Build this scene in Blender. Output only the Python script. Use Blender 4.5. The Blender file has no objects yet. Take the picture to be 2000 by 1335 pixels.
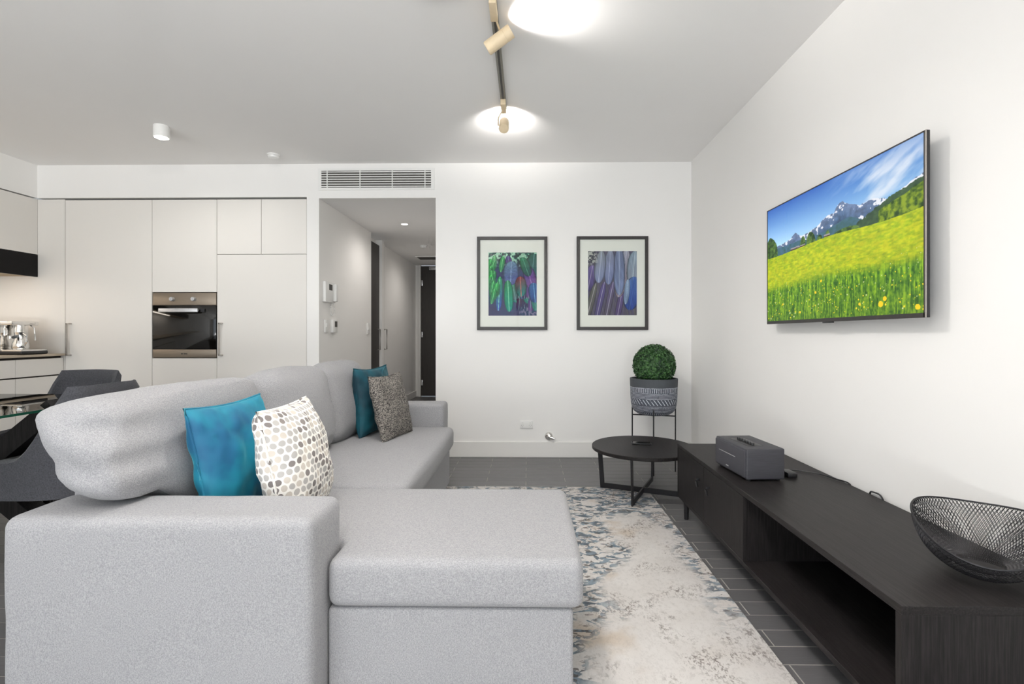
import bpy, bmesh, math, random
import numpy as np
from mathutils import Vector, Matrix, noise
random.seed(7)
R = math.radians
PI = math.pi
S = bpy.context.scene
C = S.collection

# ------------------------------------------------------------------ camera, world, light
F_PX, YAW = 970.0, R(0.9)
cam_d = bpy.data.cameras.new('camera')
cam = bpy.data.objects.new('camera', cam_d)
C.objects.link(cam)
S.camera = cam
cam.location = (0, 0, 1.12)
cam.rotation_euler = (R(90), 0, YAW)
cam_d.sensor_width = 36
cam_d.lens = 36 * F_PX / 2000
cam_d.shift_x = -(1030 - F_PX * math.tan(YAW) - 1000) / 2000
cam_d.shift_y = -(667.5 - 653) / 2000
cam_d.clip_start = 0.05

S.view_settings.view_transform = 'Standard'
S.view_settings.look = 'None'
S.view_settings.exposure = 0.38
S.view_settings.gamma = 1.0
S.view_settings.use_curve_mapping = False

W = bpy.data.worlds.new('sky')
S.world = W
W.use_nodes = True
bg = W.node_tree.nodes['Background']
bg.inputs[0].default_value = (0.80, 0.90, 1.0, 1)
bg.inputs[1].default_value = 1.0


def area(name, loc, rot, sx, sy, power, col):
    d = bpy.data.lights.new(name, 'AREA')
    d.shape = 'RECTANGLE'
    d.size, d.size_y = sx, sy
    d.energy = power
    d.color = col
    o = bpy.data.objects.new(name, d)
    o.location = loc
    o.rotation_euler = rot
    C.objects.link(o)
    return o


def spot(name, loc, direction, power, col, angle, blend=0.6, radius=0.03):
    d = bpy.data.lights.new(name, 'SPOT')
    d.energy = power
    d.color = col
    d.spot_size = R(angle)
    d.spot_blend = blend
    d.shadow_soft_size = radius
    o = bpy.data.objects.new(name, d)
    o.location = loc
    o.rotation_euler = Vector(direction).to_track_quat('-Z', 'Y').to_euler()
    C.objects.link(o)
    return o


# daylight coming in through the glazed rear wall behind the camera
area('daylight', (-1.7, -2.72, 1.30), (R(90), 0, 0), 5.8, 2.3, 34, (0.82, 0.92, 1.0))
# added upward fill outside the glazed doors, lifts the ceiling like terrace bounce
area('ceiling_fill', (-1.7, -3.25, 0.15), (R(148), 0, 0), 5.8, 1.0, 190, (1.0, 0.99, 0.97))

# ------------------------------------------------------------------ node helpers
def srgb(r, g, b):
    f = lambda c: c / 12.92 if c <= 0.04045 else ((c + 0.055) / 1.055) ** 2.4
    return (f(r / 255), f(g / 255), f(b / 255), 1)


class X:
    """tiny expression wrapper round shader sockets"""
    nt = None

    def __init__(s, sock): s.s = sock

    @staticmethod
    def op(kind, *a):
        n = X.nt.nodes.new('ShaderNodeMath')
        n.operation = kind
        for i, v in enumerate(a):
            if isinstance(v, X): X.nt.links.new(v.s, n.inputs[i])
            else: n.inputs[i].default_value = v
        return X(n.outputs[0])
    def __add__(s, o): return X.op('ADD', s, o)
    __radd__ = __add__
    def __sub__(s, o): return X.op('SUBTRACT', s, o)
    def __rsub__(s, o): return X.op('SUBTRACT', o, s)
    def __mul__(s, o): return X.op('MULTIPLY', s, o)
    __rmul__ = __mul__
    def __gt__(s, o): return X.op('GREATER_THAN', s, o)
    def __lt__(s, o): return X.op('LESS_THAN', s, o)
    def frac(s): return X.op('FRACT', s)
    def maxi(s, o): return X.op('MAXIMUM', s, o)
    def mini(s, o): return X.op('MINIMUM', s, o)


def step(x, a, b):
    n = X.nt.nodes.new('ShaderNodeMapRange')
    n.interpolation_type = 'SMOOTHSTEP'
    X.nt.links.new(x.s, n.inputs[0])
    n.inputs[1].default_value = a
    n.inputs[2].default_value = b
    return X(n.outputs[0])


def coords(kind='Object', scale=None):
    n = X.nt.nodes.new('ShaderNodeTexCoord')
    out = n.outputs[kind]
    if scale:
        m = X.nt.nodes.new('ShaderNodeMapping')
        m.inputs['Scale'].default_value = scale
        X.nt.links.new(out, m.inputs[0])
        out = m.outputs[0]
    return out


def split(vec):
    n = X.nt.nodes.new('ShaderNodeSeparateXYZ')
    X.nt.links.new(vec, n.inputs[0])
    return [X(o) for o in n.outputs]


def nz(vec, scale, detail=2, rough=0.5, dist=0.0):
    n = X.nt.nodes.new('ShaderNodeTexNoise')
    X.nt.links.new(vec, n.inputs['Vector'])
    n.inputs['Scale'].default_value = scale
    n.inputs['Detail'].default_value = detail
    n.inputs['Roughness'].default_value = rough
    n.inputs['Distortion'].default_value = dist
    return X(n.outputs[0])


def mix(f, a, b):
    n = X.nt.nodes.new('ShaderNodeMix')
    n.data_type = 'RGBA'
    if isinstance(f, X): X.nt.links.new(f.s, n.inputs[0])
    else: n.inputs[0].default_value = f
    for i, v in ((6, a), (7, b)):
        if isinstance(v, X): X.nt.links.new(v.s, n.inputs[i])
        else: n.inputs[i].default_value = v
    return X(n.outputs[2])


MATS = {}


def mat(name, col=None, rough=0.5, metal=0.0, build=None, **kw):
    m = bpy.data.materials.new(name)
    m.use_nodes = True
    X.nt = m.node_tree
    b = X.nt.nodes['Principled BSDF']
    b.inputs['Roughness'].default_value = rough
    b.inputs['Metallic'].default_value = metal
    if col: b.inputs['Base Color'].default_value = col
    for k, v in kw.items():
        b.inputs[k.replace('_', ' ')].default_value = v
    if build:
        r = build(b)
        if isinstance(r, X): X.nt.links.new(r.s, b.inputs['Base Color'])
    MATS[name] = m
    return m


def bump(b, h, strength=0.2, dist=0.002):
    n = X.nt.nodes.new('ShaderNodeBump')
    n.inputs['Strength'].default_value = strength
    n.inputs['Distance'].default_value = dist
    X.nt.links.new(h.s, n.inputs['Height'])
    X.nt.links.new(n.outputs[0], b.inputs['Normal'])


def paint(base, var=0.03, scale=2.0):
    def f(b):
        v = nz(coords(), scale, 3)
        bump(b, nz(coords(), 220, 2), 0.05, 0.001)
        dark = tuple(c * (1 - var) for c in base[:3]) + (1,)
        return mix(v, dark, base)
    return f


mat('wall_paint', rough=0.75, build=paint(srgb(246, 244, 241)))
mat('ceiling_paint', rough=0.9, build=paint(srgb(247, 245, 243)))
mat('cabinet_white', rough=0.42, build=paint(srgb(233, 229, 223), 0.015))
mat('white_plastic', srgb(240, 239, 236), 0.35, build=paint(srgb(240, 239, 236), 0.01))
mat('trim_white', rough=0.5, build=paint(srgb(237, 235, 231), 0.015))


def f_tile(b):
    info = X.nt.nodes.new('ShaderNodeObjectInfo')
    rnd = X(info.outputs['Random'])
    g = nz(coords('Object', (3, 40, 1)), 4, 4, 0.6)
    c = mix(g, srgb(82, 81, 82), srgb(112, 111, 112))
    c = mix(rnd * 0.5, c, srgb(92, 91, 92))
    bump(b, g, 0.08, 0.001)
    return c
mat('floor_tile', rough=0.38, build=f_tile)
mat('grout', rough=0.8, build=paint(srgb(178, 172, 164), 0.06, 12))


def fabric(c1, c2, scale, wr=0.25):
    def f(b):
        v = coords()
        w = coords('Object', (1, 1, 0.45))
        n = nz(w, scale, 3, 0.75)
        n2 = nz(coords('Object', (0.4, 0.4, 1)), scale * 1.3, 2, 0.7)
        t = step(n * 0.55 + n2 * 0.45, 0.36, 0.64)
        big = nz(v, 3, 2)
        c = mix(t, c1, c2)
        bump(b, t, wr, 0.0015)
        return mix(big * 0.12, c, c1)
    return f


mat('sofa_fabric', rough=0.92, build=fabric(srgb(133, 133, 136), srgb(171, 170, 171), 430), Sheen_Weight=0.12)
mat('charcoal_fabric', rough=0.9, build=fabric(srgb(50, 51, 56), srgb(76, 77, 82), 260), Sheen_Weight=0.1)


def f_velvet(lo, hi):
    def f(b):
        n = nz(coords('Object', (1, 1, 1)), 5, 3, 0.55)
        bump(b, nz(coords(), 14, 3), 0.25, 0.006)
        return mix(step(n, 0.36, 0.62), lo, hi)
    return f
mat('teal_velvet', rough=0.65, build=f_velvet(srgb(8, 84, 122), srgb(14, 124, 148)), Sheen_Weight=0.6, Sheen_Tint=(0.25, 0.85, 0.95, 1), Sheen_Roughness=0.35)
mat('dark_teal_velvet', rough=0.7, build=f_velvet(srgb(0, 48, 62), srgb(2, 78, 92)), Sheen_Weight=0.12, Sheen_Tint=(0.1, 0.7, 0.75, 1), Sheen_Roughness=0.3)


def f_dots(b):
    at = X.nt.nodes.new('ShaderNodeAttribute')
    at.attribute_name = 'flat'
    x, y, z = split(at.outputs['Vector'])
    wob = (nz(coords(), 22, 1) - 0.5) * 0.35
    sx = x * 36 + wob + 40
    sz = z * 40 + wob + 40
    row = X.op('FLOOR', sz)
    xo = sx + X.op('MODULO', row, 2.0) * 0.5
    col_ = X.op('FLOOR', xo)
    fx, fz = xo.frac() - 0.5, sz.frac() - 0.5
    d2 = fx * fx * 1.0 + fz * fz * 0.85
    cv = X.nt.nodes.new('ShaderNodeCombineXYZ')
    X.nt.links.new(col_.s, cv.inputs[0]); X.nt.links.new(row.s, cv.inputs[1])
    wn = X.nt.nodes.new('ShaderNodeTexWhiteNoise')
    wn.noise_dimensions = '2D'
    X.nt.links.new(cv.outputs[0], wn.inputs['Vector'])
    r = X(wn.outputs['Value'])
    c = mix(r > 0.34, srgb(126, 119, 116), srgb(178, 174, 170))
    c = mix(r > 0.72, c, srgb(202, 193, 182))
    bump(b, nz(coords(), 400, 2), 0.2, 0.001)
    return mix(d2 < 0.165, srgb(242, 238, 231), c)
mat('dotted_fabric', rough=0.9, build=f_dots)


def f_weave(b):
    n = nz(coords('Object', (1, 1, 2.4)), 115, 2, 0.5, 1.2)
    t = step(n, 0.47, 0.55)
    bump(b, t, 0.4, 0.002)
    return mix(t, srgb(40, 39, 40), srgb(158, 152, 144))
mat('woven_fabric', rough=0.95, build=f_weave)


def f_black_wood(axis):
    def f(b):
        sc = {'z': (60, 60, 2.5), 'y': (60, 2.5, 60)}[axis]
        g = nz(coords('Object', sc), 3, 5, 0.65)
        bump(b, g, 0.12, 0.001)
        return mix(step(g, 0.3, 0.75), srgb(21, 19, 19), srgb(42, 39, 39))
    return f
mat('black_wood', rough=0.45, Specular_IOR_Level=0.18, build=f_black_wood('y'))
mat('black_wood_upright', rough=0.5, Specular_IOR_Level=0.18, build=f_black_wood('z'))
mat('black_frame', srgb(44, 41, 40), 0.4, build=lambda b: mix(nz(coords(), 60, 3), srgb(36, 34, 33), srgb(56, 52, 50)))
mat('black_metal', srgb(30, 29, 32), 0.45, 0.3, build=lambda b: mix(nz(coords(), 90, 2), srgb(26, 25, 28), srgb(38, 37, 40)))
mat('black_plastic', srgb(24, 24, 26), 0.35, build=lambda b: mix(nz(coords(), 120, 2), srgb(20, 20, 22), srgb(32, 32, 35)))
mat('speaker_shell', rough=0.6, build=lambda b: mix(nz(coords('Object', (1, 1, 14)), 14, 4), srgb(44, 44, 48), srgb(66, 66, 72)))
mat('speaker_cloth', rough=0.85, build=lambda b: mix(nz(coords(), 500, 2), srgb(46, 46, 51), srgb(62, 62, 68)))
mat('silver', srgb(205, 205, 206), 0.3, 0.6, build=lambda b: mix(nz(coords(), 40, 2), srgb(195, 195, 196), srgb(215, 215, 216)))
mat('chrome', (0.75, 0.74, 0.72, 1), 0.12, 1.0, build=lambda b: mix(nz(coords(), 30, 2), (0.68, 0.66, 0.63, 1), (0.82, 0.81, 0.79, 1)))
mat('steel_handle', srgb(178, 172, 166), 0.35, 0.7, build=lambda b: mix(nz(coords(), 80, 2), srgb(165, 160, 154), srgb(188, 182, 176)))


def f_brushed(b):
    g = nz(coords('Object', (1, 1, 60)), 12, 3)
    return mix(g, srgb(128, 116, 102), srgb(156, 144, 130))
mat('oven_steel', rough=0.38, metal=0.75, build=f_brushed)
mat('oven_glass', srgb(14, 12, 10), 0.06, build=lambda b: mix(nz(coords(), 5, 2), srgb(10, 9, 8), srgb(22, 19, 15)))
mat('dark_gap', srgb(60, 54, 50), 0.9, build=lambda b: mix(nz(coords(), 20, 2), srgb(50, 46, 43), srgb(66, 60, 56)))
mat('stone', rough=0.3, build=lambda b: mix(nz(coords(), 40, 5, 0.7), srgb(176, 160, 140), srgb(206, 192, 172)))
mat('hood_black', srgb(14, 13, 14), 0.35, Specular_IOR_Level=0.12, build=lambda b: mix(nz(coords(), 30, 2), srgb(10, 9, 10), srgb(20, 18, 19)))
mat('hood_underside', srgb(170, 150, 118), 0.5, 0.4, build=lambda b: mix(nz(coords(), 30, 2), srgb(160, 142, 112), srgb(180, 160, 128)))
mat('lamp_cream', srgb(226, 206, 172), 0.5, build=lambda b: mix(nz(coords(), 60, 2), srgb(220, 200, 166), srgb(232, 212, 180)))
mat('track_grey', srgb(128, 124, 114), 0.4, 0.4, build=lambda b: mix(nz(coords(), 60, 2), srgb(118, 114, 104), srgb(138, 134, 124)))
mat('vent_dark', srgb(84, 82, 78), 0.8, build=lambda b: mix(nz(coords(), 30, 2), srgb(70, 68, 65), srgb(92, 90, 86)))
mat('door_dark', rough=0.5, build=lambda b: mix(nz(coords('Object', (30, 30, 2)), 3, 4), srgb(46, 42, 39), srgb(62, 57, 53)))
mat('mount_board', srgb(236, 234, 229), 0.8, build=paint(srgb(238, 236, 231), 0.01))
mat('soil', srgb(40, 34, 28), 0.95, build=lambda b: mix(nz(coords(), 90, 3), srgb(30, 26, 22), srgb(58, 48, 38)))


def f_leaf(b):
    n = nz(coords(), 38, 2)
    return mix(step(n, 0.35, 0.68), srgb(20, 52, 24), srgb(70, 112, 58))
mat('boxwood', rough=0.5, build=f_leaf)


def f_pot(b):
    x, y, z = split(coords())
    ang = X.op('ARCTAN2', y, x) * (1 / (2 * PI))
    wob = nz(coords(), 9, 2) * 0.006
    z = z + wob
    def band(a, c): return (z > a) * (z < c)
    ticks = ((ang * 70).frac() < 0.28) * band(0.196, 0.228)
    ticks2 = ((ang * 60).frac() < 0.28) * band(0.012, 0.034)
    diag = ((ang * 40 + z * 26).frac() < 0.25) * band(0.098, 0.142)
    lines = ((z * 95).frac() < 0.24) * (band(0.145, 0.192).maxi(band(0.04, 0.095)))
    top = ((z - 0.232) * (z - 0.232)) < 0.000003
    m = ticks.maxi(ticks2).maxi(diag).maxi(lines).maxi(top)
    worn = step(nz(coords(), 60, 3), 0.25, 0.5)
    blue = band(-0.1, 0.235)
    base = mix(nz(coords(), 40, 4), srgb(58, 62, 70), srgb(84, 90, 102))
    base = mix(blue, srgb(66, 70, 75), base)
    return mix(m * worn * 0.85, base, srgb(214, 218, 226))
mat('pot_glaze', rough=0.7, build=f_pot)


def f_rug(b):
    x, y, z = split(coords())          # object origin = world origin
    v = coords()
    warp = nz(v, 2.2, 2)
    cream = mix(nz(v, 5, 4), srgb(196, 190, 185), srgb(218, 215, 212))
    tan = step(nz(v, 3.1, 3, 0.6), 0.50, 0.66)
    leftish = step((0.52 + (y - 1.7) * 0.22 + (warp - 0.5) * 0.5) - x, 0.0, 0.22)
    c = mix(tan * (0.12 + leftish * 0.68), cream, srgb(190, 174, 156))
    # worn taupe scratches
    scr = step(nz(coords('Object', (1.6, 1, 1)), 46, 5, 0.8), 0.48, 0.60)
    patch = step(nz(v, 4.3, 3, 0.6), 0.47, 0.66)
    c = mix(scr * (patch * 0.75 + 0.12), c, srgb(104, 93, 87))
    # blue grey flakes
    fl = step(nz(coords('Object', (0.85, 1.5, 1)), 11.5, 4, 0.58, 1.5), 0.505, 0.525)
    m1 = step((0.27 + (y - 1.6) * 0.22 + (warp - 0.5) * 0.7) - x, -0.02, 0.10)
    m2 = step(x + (warp - 0.5) * 0.35, 0.72, 0.80) * step(y, 1.8, 2.1)
    m3 = step(y + (warp - 0.5) * 1.2, 2.75, 3.1)
    dens = m1.maxi(m2 * 0.9).maxi(m3) * step(nz(v, 6.5, 2), 0.30, 0.44)
    tone = mix(step(nz(v, 22, 2), 0.4, 0.62), srgb(66, 82, 95), srgb(118, 135, 147))
    c = mix(fl * dens * 0.92, c, tone)
    dk = step(nz(coords('Object', (0.8, 1.5, 1)), 34, 2, 0.5, 0.6), 0.60, 0.63) * dens
    c = mix(dk * 0.8, c, srgb(84, 76, 70))
    bump(b, nz(v, 300, 2) * 0.6 + fl * dens * 0.4, 0.35, 0.003)
    return c
mat('rug_pile', rough=0.95, build=f_rug)


def glass_mat(name, tint, rough=0.0, ior=1.5):
    m = bpy.data.materials.new(name)
    m.use_nodes = True
    nt = m.node_tree
    b = nt.nodes['Principled BSDF']
    nt.nodes.remove(b)
    out = nt.nodes['Material Output']
    tr = nt.nodes.new('ShaderNodeBsdfTransparent')
    gl = nt.nodes.new('ShaderNodeBsdfGlossy')
    gl.inputs['Roughness'].default_value = rough
    tr.inputs[0].default_value = tint
    fr = nt.nodes.new('ShaderNodeFresnel')
    fr.inputs[0].default_value = ior
    mx = nt.nodes.new('ShaderNodeMixShader')
    nt.links.new(fr.outputs[0], mx.inputs[0])
    nt.links.new(tr.outputs[0], mx.inputs[1])
    nt.links.new(gl.outputs[0], mx.inputs[2])
    nt.links.new(mx.outputs[0], out.inputs[0])
    MATS[name] = m


glass_mat('clear_glass', (0.98, 0.99, 0.98, 1), ior=1.22)
glass_mat('table_glass', (0.80, 0.88, 0.80, 1))
mat('glass_edge', srgb(22, 66, 52), 0.1, build=lambda b: mix(nz(coords(), 8, 2), srgb(16, 56, 44), srgb(34, 84, 66)))


def emit_mat(name, col, strength, attr=None):
    m = bpy.data.materials.new(name)
    m.use_nodes = True
    nt = m.node_tree
    b = nt.nodes['Principled BSDF']
    b.inputs['Base Color'].default_value = (0.02, 0.02, 0.02, 1)
    b.inputs['Roughness'].default_value = 0.25
    b.inputs['Specular IOR Level'].default_value = 0.15
    b.inputs['Emission Strength'].default_value = strength
    b.inputs['Emission Color'].default_value = col
    if attr:
        a = nt.nodes.new('ShaderNodeAttribute')
        a.attribute_name = attr
        nt.links.new(a.outputs['Color'], b.inputs['Emission Color'])
    MATS[name] = m


emit_mat('lamp_glow', (1, 0.93, 0.82, 1), 9)
emit_mat('screen', (1, 1, 1, 1), 0.75, 'paint')
pm = mat('print_paper', rough=0.7)
_a = pm.node_tree.nodes.new('ShaderNodeAttribute')
_a.attribute_name = 'paint'
pm.node_tree.links.new(_a.outputs['Color'], pm.node_tree.nodes['Principled BSDF'].inputs['Base Color'])

# ------------------------------------------------------------------ mesh helpers
def bm_new(): return bmesh.new()


def box(bm, x0, x1, y0, y1, z0, z1, bev=0.0, seg=2):
    b = bmesh.new()
    bmesh.ops.create_cube(b, size=1)
    for v in b.verts:
        v.co = ((x0 + x1) / 2 + v.co.x * (x1 - x0), (y0 + y1) / 2 + v.co.y * (y1 - y0), (z0 + z1) / 2 + v.co.z * (z1 - z0))
    if bev > 0:
        bmesh.ops.bevel(b, geom=b.edges[:], offset=bev, segments=seg, affect='EDGES', profile=0.5)
    join(bm, b)
    return bm


def join(bm, other):
    me = bpy.data.meshes.new('tmp')
    other.to_mesh(me)
    other.free()
    bm.from_mesh(me)
    bpy.data.meshes.remove(me)


def B(*a, **k): return box(bm_new(), *a, **k)


def tube(bm, pts, r, n=8, caps=True, r_end=None):
    pts = [Vector(p) for p in pts]
    rings = []
    up = Vector((0, 0, 1))
    for i, p in enumerate(pts):
        t = (pts[min(i + 1, len(pts) - 1)] - pts[max(i - 1, 0)]).normalized()
        a = t.cross(up)
        if a.length < 1e-3: a = t.cross(Vector((0, 1, 0)))
        a.normalize()
        b2 = t.cross(a).normalized()
        rr = r if r_end is None else r + (r_end - r) * i / (len(pts) - 1)
        rings.append([bm.verts.new(p + (a * math.cos(2 * PI * k / n) + b2 * math.sin(2 * PI * k / n)) * rr) for k in range(n)])
    for i in range(len(rings) - 1):
        for k in range(n):
            bm.faces.new((rings[i][k], rings[i][(k + 1) % n], rings[i + 1][(k + 1) % n], rings[i + 1][k]))
    if caps:
        bm.faces.new(rings[0][::-1])
        bm.faces.new(rings[-1])
    return bm


def lathe(bm, prof, c=(0, 0, 0), n=40, close=False):
    c = Vector(c)
    rings = []
    for r, z in prof:
        rings.append([bm.verts.new(c + Vector((max(r, 1e-4) * math.cos(2 * PI * k / n), max(r, 1e-4) * math.sin(2 * PI * k / n), z))) for k in range(n)])
    for i in range(len(rings) - 1):
        for k in range(n):
            bm.faces.new((rings[i][k], rings[i][(k + 1) % n], rings[i + 1][(k + 1) % n], rings[i + 1][k]))
    if close:
        bm.faces.new(rings[0][::-1])
        bm.faces.new(rings[-1])
    return bm


def prism(bm, poly, z0, z1, bev=0.0, seg=3):
    b = bmesh.new()
    f = b.faces.new([b.verts.new((x, y, z0)) for x, y in poly])
    r = bmesh.ops.extrude_face_region(b, geom=[f])
    for v in r['geom']:
        if isinstance(v, bmesh.types.BMVert): v.co.z = z1
    bmesh.ops.recalc_face_normals(b, faces=b.faces[:])
    if bev > 0:
        bmesh.ops.bevel(b, geom=b.edges[:], offset=bev, segments=seg, affect='EDGES', profile=0.5)
    join(bm, b)
    return bm


def soft_box(sx, sy, sz, r, m=10, k=4, puff=(0, 0, 0), wr=0.0, seed=0, fn=None):
    """rounded, puffed box centred on the origin"""
    h = (sx / 2, sy / 2, sz / 2)
    def axis(hh):
        rr = min(r, hh * 0.95)
        a = [-hh + rr * (1 - math.cos(PI / 2 * i / k)) * 1.0 for i in range(k)]
        mid = [-(hh - rr) + 2 * (hh - rr) * i / m for i in range(m + 1)]
        return a + mid + [-q for q in a[::-1]]
    A = [axis(q) for q in h]
    bm = bmesh.new()
    for ax in range(3):
        u, v = [i for i in range(3) if i != ax]
        for sg in (-1, 1):
            grid = []
            for a in A[u]:
                row = []
                for b2 in A[v]:
                    p = [0, 0, 0]
                    p[ax] = sg * h[ax]; p[u] = a; p[v] = b2
                    row.append(bm.verts.new(p))
                grid.append(row)
            for i in range(len(grid) - 1):
                for j in range(len(grid[0]) - 1):
                    q = [grid[i][j], grid[i + 1][j], grid[i + 1][j + 1], grid[i][j + 1]]
                    bm.faces.new(q)
    bmesh.ops.remove_doubles(bm, verts=bm.verts[:], dist=1e-5)
    bmesh.ops.recalc_face_normals(bm, faces=bm.faces[:])
    for v in bm.verts:
        p = v.co.copy()
        inner = Vector([max(-(h[i] - min(r, h[i] * .95)), min(h[i] - min(r, h[i] * .95), p[i])) for i in range(3)])
        d = p - inner
        if d.length > 1e-9: p = inner + d.normalized() * r
        n = [p[i] / h[i] for i in range(3)]
        q = p.copy()
        for i in range(3):
            j, l = (i + 1) % 3, (i + 2) % 3
            q[i] += puff[i] * n[i] * max(0, 1 - n[j] ** 2) * max(0, 1 - n[l] ** 2)
        if wr:
            q += Vector((1, 1, 1)).normalized() * 0 + Vector(noise.noise_vector(q * 5 + Vector((seed * 7.1, 3, 1)))) * wr
            q += Vector(noise.noise_vector(q * 13 + Vector((1, seed * 3.3, 9)))) * wr * 0.4
        v.co = q
    if fn:
        for v in bm.verts: v.co = fn(v.co)
    return bm


def pillow(size, thick, seed=0, n=36, pinch=0.07):
    bm = bmesh.new()
    lay = bm.verts.layers.float_vector.new('flat')     # cloth coordinates: arc length from the middle
    h = size / 2
    idx = {}
    for s in (1, -1):
        for i in range(n + 1):
            for j in range(n + 1):
                u = math.sin((i / n - .5) * PI) * .5 + (i / n * 2 - 1) * .5
                w = math.sin((j / n - .5) * PI) * .5 + (j / n * 2 - 1) * .5
                edge = i in (0, n) or j in (0, n)
                if edge and s == -1:
                    idx[(s, i, j)] = idx[(1, i, j)]
                    continue
                x = h * u * (1 - pinch * (1 - w * w))
                z = h * w * (1 - pinch * (1 - u * u))
                t = thick / 2 * (max(0, (1 - u * u)) * max(0, (1 - w * w))) ** 0.42
                # radiating creases near corners and edges
                cr = noise.noise(Vector((u * 3.1 + seed, w * 3.1, s * 2.0))) * 0.012 + noise.noise(Vector((u * 8 + seed * 2, w * 8, s))) * 0.004
                y = s * t + (cr if not edge else 0)
                idx[(s, i, j)] = bm.verts.new((x, y, z))
    for s in (1, -1):
        for i in range(n):
            for j in range(n):
                q = [idx[(s, i, j)], idx[(s, i + 1, j)], idx[(s, i + 1, j + 1)], idx[(s, i, j + 1)]]
                bm.faces.new(q if s == -1 else q[::-1])
    bmesh.ops.recalc_face_normals(bm, faces=bm.faces[:])
    mid = n // 2
    for s in (1, -1):
        P = [[idx[(s, i, j)].co for j in range(n + 1)] for i in range(n + 1)]
        for j in range(n + 1):
            for i in range(n + 1):
                uu = sum((P[k + 1][j] - P[k][j]).length for k in range(min(i, mid), max(i, mid))) * (1 if i > mid else -1)
                vv = sum((P[i][k + 1] - P[i][k]).length for k in range(min(j, mid), max(j, mid))) * (1 if j > mid else -1)
                idx[(s, i, j)][lay] = Vector((uu, 0, vv))
    return bm


MW = {}


def tag(o, label=None, cat=None, group=None, kind=None):
    if label: o['label'] = label
    if cat: o['category'] = cat
    if group: o['group'] = group
    if kind: o['kind'] = kind
    return o


def thing(name, label, cat, loc=(0, 0, 0), rz=0.0, group=None):
    o = bpy.data.objects.new(name, None)
    o.empty_display_size = 0.05
    o.location = loc
    o.rotation_euler = (0, 0, rz)
    C.objects.link(o)
    MW[o.name] = Matrix.Translation(Vector(loc)) @ Matrix.Rotation(rz, 4, 'Z')
    return tag(o, label, cat, group)


def finish(me, smooth):
    if smooth:
        me.polygons.foreach_set('use_smooth', [True] * len(me.polygons))
        me.set_sharp_from_angle(angle=R(smooth if smooth is not True else 40))


def part(name, bm, m, parent, label=None, local=False, smooth=True, kind=None):
    """a child mesh; geometry in world coordinates unless local"""
    P = MW[parent.name]
    if not local: bm.transform(P.inverted())
    me = bpy.data.meshes.new(name)
    bm.to_mesh(me)
    bm.free()
    finish(me, smooth)
    me.materials.append(MATS[m])
    o = bpy.data.objects.new(name, me)
    C.objects.link(o)
    o.parent = parent
    MW[o.name] = P
    return tag(o, label, None, None, kind)


def single(name, bm, m, label, cat, group=None, smooth=True, kind=None, origin=None, mtx=None):
    """a top-level thing made of one mesh"""
    me = bpy.data.meshes.new(name)
    if mtx is None:
        if origin is None:
            xs = [v.co for v in bm.verts]
            mn = [min(c[i] for c in xs) for i in range(3)]
            mx = [max(c[i] for c in xs) for i in range(3)]
            origin = ((mn[0] + mx[0]) / 2, (mn[1] + mx[1]) / 2, mn[2])
        mtx = Matrix.Translation(Vector(origin))
        bm.transform(mtx.inverted())
    bm.to_mesh(me)
    bm.free()
    finish(me, smooth)
    me.materials.append(MATS[m])
    o = bpy.data.objects.new(name, me)
    C.objects.link(o)
    o.matrix_world = mtx
    MW[o.name] = mtx
    return tag(o, label, cat, group, kind)


def struct(name, bm, m, label=None, smooth=False, parent=None):
    me = bpy.data.meshes.new(name)
    bm.to_mesh(me)
    bm.free()
    finish(me, smooth)
    me.materials.append(MATS[m])
    o = bpy.data.objects.new(name, me)
    C.objects.link(o)
    MW[o.name] = Matrix.Identity(4)
    if parent: o.parent = parent
    else: tag(o, label, None, None, 'structure')
    return o


# ------------------------------------------------------------------ room dimensions
XR, XL, YB, H = 1.49, -4.92, 4.54, 2.69      # right wall, left wall, back wall, ceiling
HX0, HX1, HZ = -1.917, -0.84, 2.373          # hallway opening
BX = -4.55                                   # bulkhead face on the left
YR = -2.6                                    # glazed rear wall
YE = 8.95                                    # far end of the hallway

# ------------------------------------------------------------------ floor with its tiles
floor = struct('floor', B(XL - .1, XR + .1, YR - .1, YE + .15, -0.12, -0.0012), 'grout', 'dark grey floor tiles with pale grout lines')
TL, TW, G = 0.60, 0.0995, 0.0036
shared = {}


def tile_mesh(l):
    key = round(l, 3)
    if key not in shared:
        bm = B(0, l, 0, TW - G, -0.01, 0.0, bev=0.0012, seg=1)
        me = bpy.data.meshes.new('floor_tile')
        bm.to_mesh(me); bm.free()
        me.materials.append(MATS['floor_tile'])
        shared[key] = me
    return shared[key]


def place_tile(x0, x1, y):
    o = bpy.data.objects.new('floor_tile', tile_mesh(x1 - x0 - G))
    o.location = (x0, y, 0)
    C.objects.link(o)
    o.parent = floor


rest = bm_new()
cells = []
row = 0
y = 0.6085 - 4 * TW * 8
while y < YB - 0.01:
    off = 0.891 if row % 2 == 0 else 0.591
    x = off - TL * 14
    while x < XR:
        a, b2 = max(x, XL), min(x + TL, XR)
        if b2 - a > 0.03: cells.append((a, b2, y))
        x += TL
    y += TW
    row += 1
def in_view(c):
    a, b2, yy = c
    if yy < 1.3: return False
    if b2 > 0.80 and yy < 3.7 and a < 1.2: return True
    if yy >= 3.55 and b2 > -0.75: return True
    if -3.0 < a < -1.45 and 1.45 < yy < 3.2 and a > -1.12 * yy: return True
    return False
vis = [c for c in cells if in_view(c)]
vis.sort(key=lambda c: c[2])
vis = vis[:300]
vset = set(vis)
for c in vis: place_tile(*c)
for c in cells:
    if c not in vset: box(rest, c[0], c[1] - G, c[2], c[2] + TW - G, -0.01, 0.0)
yy = YB
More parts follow.
